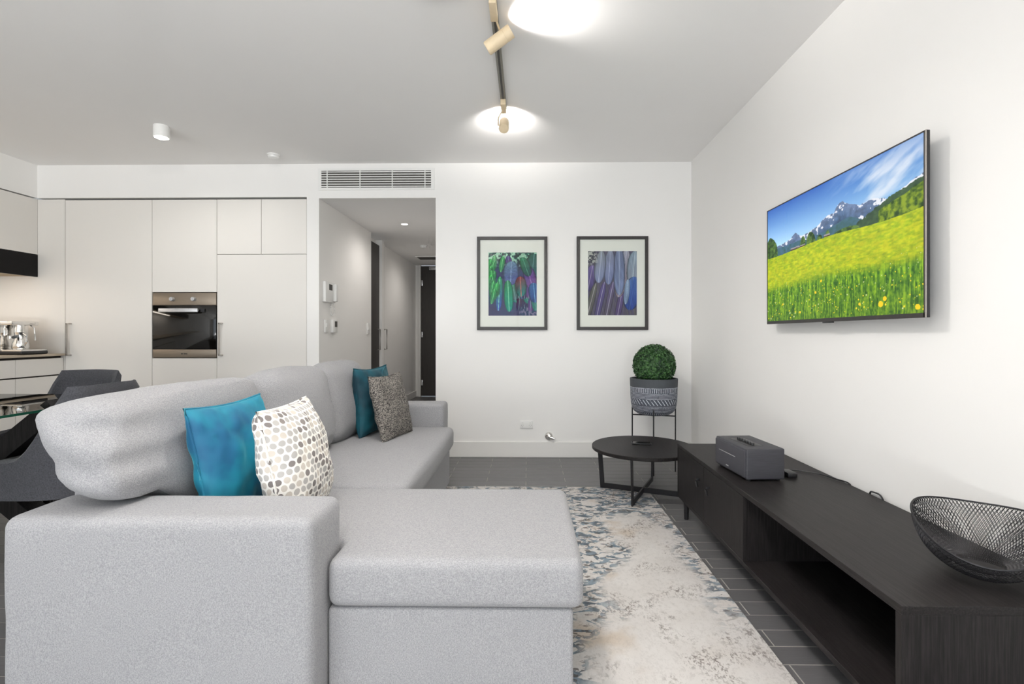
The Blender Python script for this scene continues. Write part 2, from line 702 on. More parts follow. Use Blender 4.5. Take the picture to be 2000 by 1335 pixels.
while yy < YE + .1:
    for x in (-2.35, -1.75, -1.15): box(rest, x, x + TL - G, yy, yy + TW - G, -0.01, 0.0)
    yy += TW
me = bpy.data.meshes.new('tile_field')
rest.to_mesh(me); rest.free()
me.materials.append(MATS['floor_tile'])
o = bpy.data.objects.new('tile_field', me)
C.objects.link(o); o.parent = floor
o['kind'] = 'stuff'

# ------------------------------------------------------------------ shell
T = 0.12
w = bm_new()
box(w, HX1, XR + T, YB, YB + T, 0, H)                        # behind pictures
box(w, HX0, HX1, YB, YB + T, HZ, H)                          # above the hall
box(w, -2.03, HX0, YB, YB + T, 0, H)                         # column beside the cabinets
box(w, BX, -2.03, YB, YB + 0.70, 2.386, H)                   # bulkhead over the cabinets
struct('wall_back', w, 'wall_paint', 'white rear wall with hallway opening and bulkhead')
struct('wall_cabinet_recess', B(XL - T, -2.03, YB + .70, YB + .8, 0, H), 'wall_paint', 'white wall behind the tall cabinets')
struct('wall_right', B(XR, XR + T, YR, YB, 0, H), 'wall_paint', 'white wall carrying the television')
w = bm_new()
box(w, XL - T, XL, YR, YB + .7, 0, H)
box(w, XL, BX, YR, YB, 2.386, H)                             # bulkhead over wall cabinets
struct('wall_left', w, 'wall_paint', 'white kitchen wall with bulkhead at the left edge')
struct('ceiling', B(XL - T, XR + T, YR - T, YB + T, H, H + .1), 'ceiling_paint', 'plain white plaster ceiling')
# glazed rear wall behind the camera
w = bm_new()
box(w, XL - T, -4.65, YR - T, YR, 0, H)
box(w, 1.25, XR + T, YR - T, YR, 0, H)
box(w, -4.65, 1.25, YR - T, YR, 2.5, H)
struct('wall_rear', w, 'wall_paint', 'rear wall with wide glazed doors behind the camera')
w = bm_new()
for x in (-4.65, -3.2, -1.73, -0.26, 1.19): box(w, x, x + .06, YR - .09, YR - .03, 0, 2.5)
box(w, -4.65, 1.25, YR - .09, YR - .03, 0, .06)
box(w, -4.65, 1.25, YR - .09, YR - .03, 2.44, 2.5)
struct('window_1', w, 'black_frame', 'wide glazed doors behind the camera')
# skirting
struct('baseboard_back', B(HX1, XR, YB - .012, YB, 0.001, 0.141, bev=.002), 'trim_white', 'white skirting along the rear wall')
struct('baseboard_right', B(XR - .012, XR, YR, YB - .012, 0.001, 0.141, bev=.002), 'trim_white', 'white skirting along the television wall')

# hallway
struct('wall_hall_left', B(-2.028, HX0, YB + T, 6.068, 0, HZ), 'wall_paint', 'hallway side wall carrying the intercom')
w = bm_new()
box(w, -2.14, -2.02, 6.85, YE, 0, HZ)
box(w, -2.14, -1.93, 6.57, 6.66, 0, HZ)
box(w, -2.14, -2.02, 6.068, 6.57, 2.30, HZ)
struct('wall_hall_far', w, 'wall_paint', 'white hallway wall beyond the sliding door')
struct('wall_hall_right', B(HX1, HX1 + T, YB + T, YE, 0, HZ), 'wall_paint', 'right hand hallway wall')
w = bm_new()
box(w, -2.14, -1.955, YE, YE + T, 0, HZ + .1)
struct('wall_hall_end', w, 'wall_paint', 'end wall of the hallway beside the entry door')
struct('ceiling_hall', B(-2.14, HX1 + T, YB + T, YE + T, HZ, HZ + .1), 'ceiling_paint', 'lower ceiling in the hallway')
struct('baseboard_hall', B(-2.02, -2.005, 6.87, YE, 0.001, .11, bev=.002), 'trim_white', 'white skirting in the hallway')
d = struct('door_1', B(-1.925, -0.86, YE + .01, YE + .06, 0.01, 2.36, bev=.003), 'door_dark', 'dark full height entry door at the hall end')
part('door_frame', B(-1.965, -1.925, YE - .03, YE + .06, 0, 2.372), 'trim_white', d)
for z in (2.05, 1.12, .25): part('hinge', B(-1.925, -1.89, YE - .005, YE + .012, z - .05, z + .05, bev=.003), 'silver', d)
bm = B(-1.77, -1.55, YE - .05, YE + .01, 2.285, 2.335, bev=.006)
tube(bm, [(-1.75, YE - .04, 2.30), (-1.72, YE - .22, 2.31), (-1.62, YE - .03, 2.34)], .008)
part('door_closer', bm, 'silver', d)
d = struct('door_2', B(-2.0, -1.965, 6.07, 6.565, 0.005, 2.30, bev=.003), 'door_dark', 'dark door leaf standing in for the opening to an unlit room')  # dark colour stands in for the unlit room beyond this opening
bm = tube(bm_new(), [(-1.965, 6.50, .92), (-1.935, 6.50, .92), (-1.935, 6.50, 1.19), (-1.965, 6.50, 1.19)], .008)
part('handle', bm, 'steel_handle', d)
d = struct('door_3', B(-2.015, -1.975, 6.662, 6.849, 0.005, 2.37, bev=.003), 'trim_white', 'white sliding door leaf in the hallway')
bm = tube(bm_new(), [(-1.975, 6.81, .92), (-1.935, 6.81, .92), (-1.935, 6.81, 1.19), (-1.975, 6.81, 1.19)], .009)
part('handle', bm, 'steel_handle', d)

# ------------------------------------------------------------------ kitchen joinery
CF = YB + 0.012          # cabinet front plane
GAP = 0.0035


def door_panel(x0, x1, z0, z1, parent, name='door'):
    return part(name, B(x0 + GAP / 2, x1 - GAP / 2, CF, CF + .02, z0 + GAP / 2, z1 - GAP / 2, bev=.0015, seg=1), 'cabinet_white', parent, smooth=False)


def bar_handle(x, z0, z1, parent, hook=1):
    bm = B(x - .005, x + .005, CF - .034, CF - .024, z0, z1)
    for z in (z0, z1 - .01): box(bm, x - .005, x + .022 * hook, CF - .034, CF, z, z + .01)
    return part('handle', bm, 'steel_handle', parent, smooth=False)


def carcass(x0, x1, parent, z0=.1, z1=2.368):
    bm = B(x0 + .001, x1 - .001, CF + .024, YB + .66, z0, z1)
    return part('body', bm, 'dark_gap', parent, smooth=False)


struct('trim_1', B(XL, -4.300, CF, CF + .02, 0, 2.375), 'cabinet_white', 'white filler panel beside the pantry')
struct('trim_2', B(-2.034, -2.03, CF, CF + .6, 0, 2.375), 'cabinet_white', 'white end panel of the tall cabinets')
p = thing('pantry_cabinet', 'tall white pantry cabinet left of the built-in oven', 'cabinet', (-3.89, 4.85, 0))
carcass(-4.298, -3.481, p)
dd = door_panel(-4.298, -3.481, .1, 2.371, p)
bar_handle(-4.258, .925, 1.226, dd)
p = thing('oven_cabinet', 'tall white cabinet housing the built-in oven', 'cabinet', (-3.177, 4.85, 0))
bm = bm_new()
box(bm, -3.48, -2.874, CF + .024, YB + .66, .1, .898)
box(bm, -3.48, -2.874, CF + .024, YB + .66, 1.517, 2.368)
box(bm, -3.48, -3.476, CF + .024, YB + .66, .898, 1.517)
box(bm, -2.878, -2.874, CF + .024, YB + .66, .898, 1.517)
box(bm, -3.48, -2.874, YB + .64, YB + .66, .898, 1.517)
part('body', bm, 'dark_gap', p, smooth=False)
door_panel(-3.481, -2.873, 1.512, 2.371, p)
door_panel(-3.481, -2.873, .1, .903, p)
p = thing('fridge_cabinet', 'tall white cabinet with two top doors right of the oven', 'cabinet', (-2.454, 4.85, 0))
carcass(-2.873, -2.036, p)
door_panel(-2.873, -2.459, 1.862, 2.371, p)
door_panel(-2.459, -2.036, 1.862, 2.371, p)
dd = door_panel(-2.873, -2.036, .1, 1.862, p)
bar_handle(-2.838, .926, 1.229, dd)
struct('trim_3', B(-4.30, -2.036, CF + .04, CF + .06, 0, .1), 'dark_gap', 'recessed plinth below the tall cabinets')

# oven
p = thing('built_in_oven', 'bronze steel built-in oven with black glass door', 'oven', (-3.17, 4.56, .907))
x0, x1 = -3.471, -2.877
OY = CF - .006
part('body', B(x0 + .01, x1 - .01, CF + .03, YB + .6, .91, 1.50), 'oven_steel', p)
part('control_panel', B(x0, x1, OY, CF + .03, 1.392, 1.507, bev=.002), 'oven_steel', p)
for kx in (-3.283, -3.082):
    bm = bm_new()
    lathe(bm, [(.0, .0), (.021, .0), (.021, .010), (.017, .026), (.0, .026)], n=20)
    box(bm, -.003, .003, -.017, .017, .024, .032)
    bm.transform(Matrix.Translation((kx, OY, 1.448)) @ Matrix.Rotation(R(90), 4, 'X'))
    part('knob', bm, 'silver', p)
dr = part('oven_door', B(x0, x1, OY, CF + .03, .985, 1.389, bev=.002), 'oven_glass', p)
bm = B(x0 + .085, x1 - .145, OY - .045, OY - .030, 1.325, 1.362, bev=.004)
for hx in (x0 + .11, x1 - .17): box(bm, hx - .008, hx + .008, OY - .032, OY, 1.336, 1.352)
part('handle', bm, 'silver', dr)
part('vent_tab', B(x1 - .14, x1 - .10, OY - .012, OY, 1.328, 1.36), 'black_plastic', dr)
tr = part('lower_trim', B(x0, x1, OY, CF + .03, .907, .982, bev=.002), 'oven_steel', p)
bm = bm_new()
for i, wd in enumerate((.009, .006, .004, .008, .005, .007)): box(bm, -3.204 + i * .010, -3.204 + i * .010 + wd, OY - .001, OY, .937, .948)
part('badge', bm, 'black_plastic', tr, label='small dark maker badge')

# left run
FX = -4.288
p = thing('worktop', 'beige stone worktop along the left kitchen wall', 'worktop', (-4.6, 3.2, .92))
part('slab', B(XL + .002, FX, 1.2, CF - .002, .925, .945, bev=.002), 'stone', p)
ys = [1.2, 1.9, 2.65, 3.4, 4.115, CF - .004]
zc = .756
for i in range(3, 5):
    a, b2 = ys[i], ys[i + 1]
    lab = 'white base cabinet with drawers at the kitchen corner' if i == 4 else 'white base cabinet with drawers cut by left frame edge'
    p = thing('base_cabinet', lab, 'cabinet', (-4.6, (a + b2) / 2, 0), group='white base cabinets')
    part('body', B(XL + .01, FX - .046, a + .002, b2 - .002, .1, .922), 'dark_gap', p, smooth=False)
    for z0, z1 in ((.1, zc - .012), (zc, .905)):
        part('drawer_front', B(FX - .040, FX - .02, a + .002, b2 - .002, z0, z1, bev=.0015, seg=1), 'cabinet_white', p, smooth=False)
    part('plinth', B(XL + .02, FX - .08, a, b2, 0.001, .1), 'dark_gap', p, smooth=False)
p = thing('wall_cabinet', 'white wall cabinet above the black range hood', 'cabinet', (-4.73, 3.4, 1.862))
part('body', B(XL + .01, -4.58, 2.3, CF - .002, 1.866, 2.37), 'cabinet_white', p, smooth=False)
part('door', B(-4.576, -4.556, 2.3, 3.4, 1.864, 2.376, bev=.0015), 'cabinet_white', p, smooth=False)
part('door', B(-4.576, -4.556, 3.404, CF - .002, 1.864, 2.376, bev=.0015), 'cabinet_white', p, smooth=False)
p = thing('range_hood', 'glossy black range hood band below the wall cabinets', 'range hood', (-4.73, 3.7, 1.652))
part('front_panel', B(-4.575, -4.553, 2.3, CF - .003, 1.655, 1.860, bev=.002), 'hood_black', p)
part('underside', B(XL + .01, -4.575, 2.3, CF - .003, 1.662, 1.69), 'hood_underside', p)
part('light_strip', B(-4.80, -4.72, 3.2, 3.9, 1.655, 1.662), 'lamp_glow', p)
area('hood_lamp', (-4.74, 3.7, 1.645), (0, 0, 0), .08, 1.0, 2.2, (1, .86, .74))

# coffee machine on the worktop
p = thing('coffee_machine', 'chrome espresso machine on the stone worktop', 'coffee machine', (-4.58, 4.28, .945))
zc0 = .946
part('body', B(-4.80, -4.50, 4.16, 4.42, zc0 + .02, zc0 + .285, bev=.015, seg=3), 'chrome', p)
part('drip_tray', B(-4.80, -4.315, 4.17, 4.41, zc0, zc0 + .035, bev=.012, seg=3), 'black_plastic', p)
part('tray_rim', B(-4.50, -4.318, 4.172, 4.408, zc0 + .030, zc0 + .045, bev=.004), 'chrome', p)
part('top_deck', B(-4.79, -4.40, 4.17, 4.41, zc0 + .255, zc0 + .29, bev=.008), 'chrome', p)
bm = bm_new()
lathe(bm, [(0, .165), (.034, .165), (.036, .18), (.036, .235), (.030, .262), (0, .262)], (-4.435, 4.27, zc0), 24)
part('group_head', bm, 'chrome', p)
bm = tube(bm_new(), [(-4.435, 4.27, zc0 + .165), (-4.40, 4.22, zc0 + .16), (-4.365, 4.15, zc0 + .15)], .013, 10)
part('portafilter', bm, 'black_plastic', p)
bm = tube(bm_new(), [(-4.42, 4.345, zc0 + .26), (-4.385, 4.35, zc0 + .235), (-4.375, 4.35, zc0 + .12)], .006, 8)
part('steam_wand', bm, 'chrome', p)
p2 = thing('milk_jug', 'chrome milk jug standing under the espresso machine spout', 'jug', (-4.40, 4.245, zc0 + .045))
bm = lathe(bm_new(), [(0, .0), (.052, .0), (.058, .012), (.056, .05), (.040, .095), (.038, .125), (.044, .148), (.040, .146), (.034, .125), (.036, .095), (.05, .05), (.05, .01), (0, .008)], (-4.40, 4.245, zc0 + .046), 28)
part('body', bm, 'chrome', p2)
bm = tube(bm_new(), [(-4.362, 4.23, zc0 + .185), (-4.33, 4.225, zc0 + .165), (-4.325, 4.225, zc0 + .11), (-4.35, 4.23, zc0 + .08)], .006, 8)
part('handle', bm, 'chrome', p2)

# ------------------------------------------------------------------ rear wall fittings
p = thing('air_vent', 'white linear air conditioning grille above the hallway opening', 'vent', (-1.3875, YB - .005, 2.46))
vx0, vx1, vz0, vz1 = -1.893, -.882, 2.467, 2.623
bm = bm_new()
for a in ((vx0 - .03, vx1 + .03, vz1, vz1 + .022), (vx0 - .03, vx1 + .03, vz0 - .022, vz0), (vx0 - .03, vx0, vz0, vz1), (vx1, vx1 + .03, vz0, vz1)):
    box(bm, a[0], a[1], YB - .007, YB, a[2], a[3])
part('frame', bm, 'white_plastic', p, smooth=False)
part('duct_backing', B(vx0, vx1, YB - .0035, YB - .001, vz0, vz1), 'vent_dark', p, smooth=False)
nsl = 7
for i in range(nsl):
    z = vz0 + (i + .5) * (vz1 - vz0) / nsl
    part('slat', B(vx0, vx1, YB - .010, YB - .004, z - .0045, z + .0035), 'white_plastic', p, smooth=False)
for x in (vx0 + .055, vx0 + .358, vx0 + .655, vx1 - .055):
    part('divider', B(x - .004, x + .004, YB - .011, YB - .004, vz0, vz1), 'white_plastic', p, smooth=False)

p = thing('power_outlet', 'white double power outlet low on the rear wall', 'outlet', (-.009, YB - .005, .262))
part('plate', B(-.0675, .0495, YB - .010, YB, .262, .334, bev=.003), 'white_plastic', p)
for x in (-.045, .027):
    part('switch', B(x - .006, x + .006, YB - .014, YB - .009, .312, .328, bev=.001), 'white_plastic', p)
    bm = bm_new()
    for dx, dz, an in ((-.007, .004, 30), (.007, .004, -30), (0, -.010, 0)):
        q = B(-.0012, .0012, -.0006, .0006, -.004, .004)
        q.transform(Matrix.Translation((x + dx, YB - .0104, .290 + dz)) @ Matrix.Rotation(R(an), 4, 'Y'))
        join(bm, q)
    part('socket_slots', bm, 'vent_dark', p)
p = thing('gas_valve', 'chrome gas bayonet valve above the skirting', 'valve', (.205, YB - .03, .17))
bm = lathe(bm_new(), [(0, 0), (.038, 0), (.038, .006), (.030, .016), (.022, .02), (.022, .04), (0, .042)], n=24)
bm.transform(Matrix.Translation((.195, YB, .192)) @ Matrix.Rotation(R(90), 4, 'X'))
part('flange', bm, 'chrome', p)
bm = tube(bm_new(), [(.195, YB - .03, .192), (.228, YB - .045, .182), (.245, YB - .05, .180)], .016, 14, r_end=.011)
part('spout', bm, 'chrome', p)

# intercom and switches on the hall side wall (face at HX0, looking to +x)
HXf = HX0
p = thing('intercom', 'white intercom handset unit on the hallway wall', 'intercom', (HXf, 4.74, 1.43))
part('base', B(HXf, HXf + .03, 4.62, 4.86, 1.428, 1.623, bev=.006), 'white_plastic', p)
part('screen', B(HXf + .029, HXf + .032, 4.70, 4.775, 1.545, 1.60), 'vent_dark', p)
part('handset', B(HXf + .028, HXf + .06, 4.80, 4.85, 1.44, 1.61, bev=.008), 'white_plastic', p)
pts = []
for i in range(90):
    t = i / 89
    yy = 4.82 + .05 * math.sin(t * PI * 2.0) * (1 - .2 * t) - .02 * t
    zz = 1.43 - .125 * math.sin(t * PI)
    a = t * 40 * PI
    pts.append((HXf + .02 + .006 * math.cos(a), yy + .006 * math.sin(a), zz))
part('coiled_cord', tube(bm_new(), pts, .003, 6), 'white_plastic', p)
p = thing('wall_switch', 'white wall switch below the intercom', 'switch', (HXf, 4.69, 1.13), group='hallway wall controls')
part('plate', B(HXf, HXf + .012, 4.655, 4.735, 1.14, 1.26, bev=.002), 'white_plastic', p)
part('rocker', B(HXf + .011, HXf + .018, 4.68, 4.71, 1.19, 1.23, bev=.001), 'white_plastic', p)
p = thing('thermostat', 'white thermostat with small grey display below the intercom', 'thermostat', (HXf, 4.86, 1.13), group='hallway wall controls')
part('body', B(HXf, HXf + .028, 4.80, 4.92, 1.14, 1.265, bev=.004), 'white_plastic', p)
part('display', B(HXf + .027, HXf + .0295, 4.845, 4.905, 1.195, 1.25), 'vent_dark', p)
p = thing('wall_switch', 'white wall switch beside the dark hallway doorway', 'switch', (HXf, 5.93, 1.13), group='hallway wall controls')
part('plate', B(HXf, HXf + .014, 5.89, 5.975, 1.125, 1.255, bev=.002), 'white_plastic', p)
part('rocker', B(HXf + .013, HXf + .02, 5.915, 5.945, 1.175, 1.21, bev=.001), 'white_plastic', p)

# ------------------------------------------------------------------ ceiling fittings
def recessed(x, y, z, label, power):
    p = thing('recessed_downlight', label, 'downlight', (x, y, z), group='hallway downlights')
    part('ring', lathe(bm_new(), [(.032, .0), (.046, -.004), (.046, 0)], (x, y, z), 24), 'white_plastic', p)
    part('lens', lathe(bm_new(), [(0, -.002), (.034, -.002), (.034, 0)], (x, y, z), 24), 'lamp_glow', p)
    spot('downlight_beam', (x, y, z - .02), (0, 0, -1), power, (1, .95, .90), 170, .8)
recessed(-1.395, 5.62, HZ, 'round recessed downlight nearest the hallway opening', 12)
recessed(-1.33, 7.6, HZ, 'round recessed downlight deeper in the hallway', 12)


def detector(x, y, z, label, r=.052):
    p = thing('smoke_detector', label, 'smoke detector', (x, y, z), group='smoke detectors')
    part('base', lathe(bm_new(), [(r, 0), (r, -.012), (r * .9, -.014)], (x, y, z), 28), 'white_plastic', p)
    part('cap', lathe(bm_new(), [(r * .9, -.013), (r * .8, -.030), (r * .5, -.038), (0, -.040)], (x, y, z), 28), 'white_plastic', p)
detector(-2.216, 4.30, H, 'white smoke detector on the living room ceiling')
detector(-1.467, 6.98, HZ, 'white smoke detector on the hallway ceiling')
p = thing('ceiling_grille', 'small white ceiling grille deep in the hallway', 'vent', (-1.62, 8.06, HZ))
part('plate', B(-1.80, -1.42, 7.9, 8.22, HZ - .012, HZ, bev=.003), 'white_plastic', p)
for i in range(5): part('louvre', B(-1.77, -1.45, 7.94 + i * .055, 7.97 + i * .055, HZ - .016, HZ - .010), 'vent_dark', p)

def surface_downlight(x, y, label, power, rad=.045):
    p = thing('surface_downlight', label, 'downlight', (x, y, H), group='surface downlights')
    part('housing', lathe(bm_new(), [(.050, 0), (.053, -.004), (.053, -.088), (.047, -.088), (.045, -.075)], (x, y, H), 32), 'white_plastic', p)
    part('lens', lathe(bm_new(), [(.0, -.098), (.03, -.095), (.046, -.0875), (.046, -.08)], (x, y, H), 32), 'lamp_glow', p)
    spot('downlight_beam', (x, y, H - .105), (0, 0, -1), power, (1, .97, .935), 170, .6, rad)


surface_downlight(-2.757, 3.70, 'white cylindrical downlight on the ceiling above the kitchen', 16)
# copies added outside the frame to light the room from above
surface_downlight(-.42, 2.12, 'white cylindrical fill light added above the chaise', 58, .10)
surface_downlight(-1.30, 1.75, 'white cylindrical fill light added above the sofa', 12, .10)
surface_downlight(-.60, -.20, 'white cylindrical fill light added behind the camera', 42, .10)

TX = -.16
p = thing('track_rail', 'grey lighting track running along the ceiling', 'light track', (TX, .9, H))
part('rail', B(TX - .018, TX + .018, -1.6, 3.40, H - .022, H, bev=.002), 'track_grey', p)
part('end_cap', B(TX - .019, TX + .019, 3.40, 3.412, H - .023, H, bev=.002), 'lamp_cream', p)
part('channel', B(TX - .006, TX + .006, -1.6, 3.40, H - .0235, H - .021), 'vent_dark', p)


def spotlight(y_ad, head, direction, label, power, angle, length=.145, rad=.034):
    p = thing('track_spotlight', label, 'spotlight', (TX, y_ad, H - .022), group='track spotlights')
    part('adapter', B(TX - .017, TX + .017, y_ad - .07, y_ad + .07, H - .060, H - .022, bev=.003), 'lamp_cream', p)
    hd = Vector(head)
    dv = Vector(direction).normalized()
    side = dv.cross(Vector((0, 0, 1))).normalized()
    bm = tube(bm_new(), [(TX, y_ad, H - .055), hd - side * (rad + .006) + Vector((0, 0, .05)), hd - side * (rad + .006), hd - side * (rad - .004)], .005, 8)
    part('bracket', bm, 'lamp_cream', p)
    m = Matrix.Translation(hd) @ dv.to_track_quat('Z', 'Y').to_matrix().to_4x4()
    L = length / 2
    bm = lathe(bm_new(), [(0, -L), (rad * .9, -L), (rad, -L + .005), (rad, L * .45), (rad * .97, L * .46), (rad * .97, L * .50), (rad, L * .51), (rad, L), (rad * .9, L), (rad * .85, L - .03)], n=32)
    bm.transform(m)
    part('head', bm, 'lamp_cream', p)
    bm = lathe(bm_new(), [(0, L - .028), (rad * .86, L - .028), (rad * .86, L - .03)], n=28)
    bm.transform(m)
    part('bulb_face', bm, 'lamp_glow', p)
    spot('spot_beam', hd + dv * (L + .002), dv, power, (1, .97, .94), angle, 1.0, .03)


spotlight(2.33, (-.142, 2.475, 2.588), (.78, -.18, .46), 'cream track spotlight aimed sideways, nearer the camera', 22, 120)
spotlight(3.33, (-.160, 3.41, 2.556), (.0, .66, .68), 'cream track spotlight at the far end of the track', 24, 125, .11)
# unseen spotlights added along the track to bounce fill off the ceiling
spotlight(1.25, (-.145, 1.38, 2.47), (-.10, -.15, .95), 'cream fill spotlight added above the chaise, aimed at the ceiling', 230, 140)
spotlight(.25, (-.145, .38, 2.47), (-.40, .35, .85), 'cream fill spotlight added above the camera, aimed to the kitchen', 230, 140)
spotlight(-.85, (-.145, -.72, 2.47), (-.5, .35, .80), 'cream fill spotlight added behind the camera', 230, 140)

# ------------------------------------------------------------------ pictures
def grid_print(x0, x1, z0, z1, nx, nzv, y, fn):
    """flat sheet with a colour per vertex; fn(s, t) -> array (..., 3) in sRGB 0..1"""
    s, t = np.meshgrid(np.linspace(0, 1, nx), np.linspace(0, 1, nzv))
    col = np.clip(fn(s, t), 0, 1)
    lin = np.where(col <= .04045, col / 12.92, ((col + .055) / 1.055) ** 2.4)
    v = np.stack([x0 + (x1 - x0) * s, np.full_like(s, y), z0 + (z1 - z0) * t], -1).reshape(-1, 3)
    i = np.arange(nx * nzv).reshape(nzv, nx)
    f = np.stack([i[:-1, :-1], i[:-1, 1:], i[1:, 1:], i[1:, :-1]], -1).reshape(-1, 4)
    me = bpy.data.meshes.new('print')
    me.vertices.add(len(v)); me.vertices.foreach_set('co', v.ravel())
    me.loops.add(f.size); me.loops.foreach_set('vertex_index', f.ravel())
    me.polygons.add(len(f)); me.polygons.foreach_set('loop_start', np.arange(0, f.size, 4))
    me.update(calc_edges=True)
    a = me.color_attributes.new('paint', 'FLOAT_COLOR', 'POINT')
    a.data.foreach_set('color', np.concatenate([lin.reshape(-1, 3), np.ones((len(v), 1))], 1).ravel())
    return me


def vnoise(s, t, fx, fy, seed, octv=4):
    rg = np.random.default_rng(seed)
    s, t = np.mod(s, 1.0), np.mod(t, 1.0)
    out = np.zeros_like(s); amp = 1.0; tot = 0
    for o in range(octv):
        gx, gy = int(fx) + 2, int(fy) + 2
        g = rg.random((gy + 1, gx + 1))
        xs, ys2 = s * fx, t * fy
        xi, yi = np.clip(xs.astype(int), 0, gx - 1), np.clip(ys2.astype(int), 0, gy - 1)
        xf, yf = xs - xi, ys2 - yi
        xf, yf = xf * xf * (3 - 2 * xf), yf * yf * (3 - 2 * yf)
        out += amp * ((g[yi, xi] * (1 - xf) + g[yi, xi + 1] * xf) * (1 - yf) + (g[yi + 1, xi] * (1 - xf) + g[yi + 1, xi + 1] * xf) * yf)
        tot += amp; amp *= .5; fx *= 2; fy *= 2
    return out / tot


def feather(img, s, t, cx, cy, ang, ln, wd, c0, c1, rib, asp=1.33):
    """paint one feather: quill root (cx,cy), pointing along ang (0 = down)"""
    x, yv = (s - cx), (t - cy) * asp
    ca, sa = math.cos(ang), math.sin(ang)
    u = (x * sa - yv * ca) / ln            # along
    w2 = (x * ca + yv * sa) / wd           # across
    prof = np.sqrt(np.clip(1 - np.abs(np.clip(u * 2 - 1, -1, 1)) ** 2.6, 0, 1))
    inside = (u > 0) & (u < 1) & (np.abs(w2) < prof)
    barb = .5 + .5 * np.sin((u * 46 + np.abs(w2) * 9) * 3.0)
    k = np.clip(u + .12 * (w2), 0, 1)[..., None]
    col = np.array(c0) * (1 - k) + np.array(c1) * k
    edge = np.clip((np.abs(w2) / (prof + 1e-6) - .55) / .45, 0, 1)
    col = col * (.86 + .14 * barb[..., None]) * (1 - .55 * edge[..., None] ** 2)
    col = np.where((np.abs(w2) < .06)[..., None], np.array(rib), col)
    img[inside] = col[inside]


def art_green(s, t):
    n = vnoise(s, t, 6, 9, 3)
    n2 = vnoise(s, t, 26, 34, 5, 3)
    img = np.array([.30, .22, .38]) * (1 - n[..., None]) + np.array([.18, .30, .44]) * n[..., None]
    top = np.clip((t - .70) / .2, 0, 1)[..., None]
    foam = np.where((n2 > .56)[..., None], np.array([.62, .80, .70]), np.where((n2 > .46)[..., None], np.array([.14, .42, .36]), np.array([.10, .20, .22])))
    img = img * (1 - top) + foam * top
    low = np.clip((.32 - t) / .2, 0, 1)[..., None] * np.clip((s - .55) / .2, 0, 1)[..., None]
    img = img * (1 - low) + np.where((n2 > .55)[..., None], np.array([.45, .42, .55]), np.array([.13, .22, .36])) * low
    rg = random.Random(4)
    P = [  # broad violet and teal coverts
        (.95, .98, -.10, .62, .17, (.10, .36, .30), (.22, .42, .48), (.3, .5, .5)),
        (.80, .78, .25, .50, .13, (.36, .30, .60), (.50, .28, .58), (.6, .45, .7)),
        (.48, .86, -.05, .50, .17, (.40, .55, .66), (.34, .36, .62), (.5, .6, .75)),
        (.66, .62, .05, .42, .12, (.56, .24, .28), (.10, .52, .50), (.75, .45, .4)),
        (.93, .52, .1, .42, .12, (.20, .42, .66), (.10, .24, .52), (.4, .6, .8)),
        (.70, .92, .35, .42, .10, (.14, .52, .34), (.18, .34, .38), (.3, .6, .5)),
        (.40, .56, .05, .66, .10, (.12, .56, .34), (.08, .62, .56), (.55, .85, .7)),
        (.24, .62, -.05, .72, .075, (.16, .66, .36), (.28, .36, .78), (.6, .9, .8)),
        (.10, .66, -.04, .58, .075, (.14, .60, .36), (.10, .54, .56), (.5, .85, .7))]
    for i in range(26):
        a, cx_, cy_ = rg.random(), .35 + .65 * rg.random(), .25 + .75 * rg.random()
        pal = [((.30, .24, .52), (.46, .26, .56)), ((.12, .44, .40), (.10, .56, .50)), ((.18, .30, .60), (.12, .22, .46)), ((.20, .50, .36), (.36, .44, .50)), ((.34, .16, .30), (.20, .18, .40))][i % 5]
        feather(img, s, t, cx_, cy_, -.2 + .6 * a, .22 + .2 * a, .05 + .04 * a, pal[0], pal[1], (.45, .60, .62))
    for q in P: feather(img, s, t, *q)
    for i in range(20):
        a = rg.random()
        feather(img, s, t, .0 + .32 * rg.random() * (1 - i / 40), .99 - .030 * i + .05 * rg.random() - .05, -.25 + .3 * rg.random(), .22 + .12 * rg.random(), .055,
                (.20, .78 - .2 * a, .34), (.10 + .15 * a, .56, .30 + .12 * a), (.55, .92, .6))
    img *= (.82 + .36 * vnoise(s, t, 40, 60, 9, 2))[..., None]
    return img


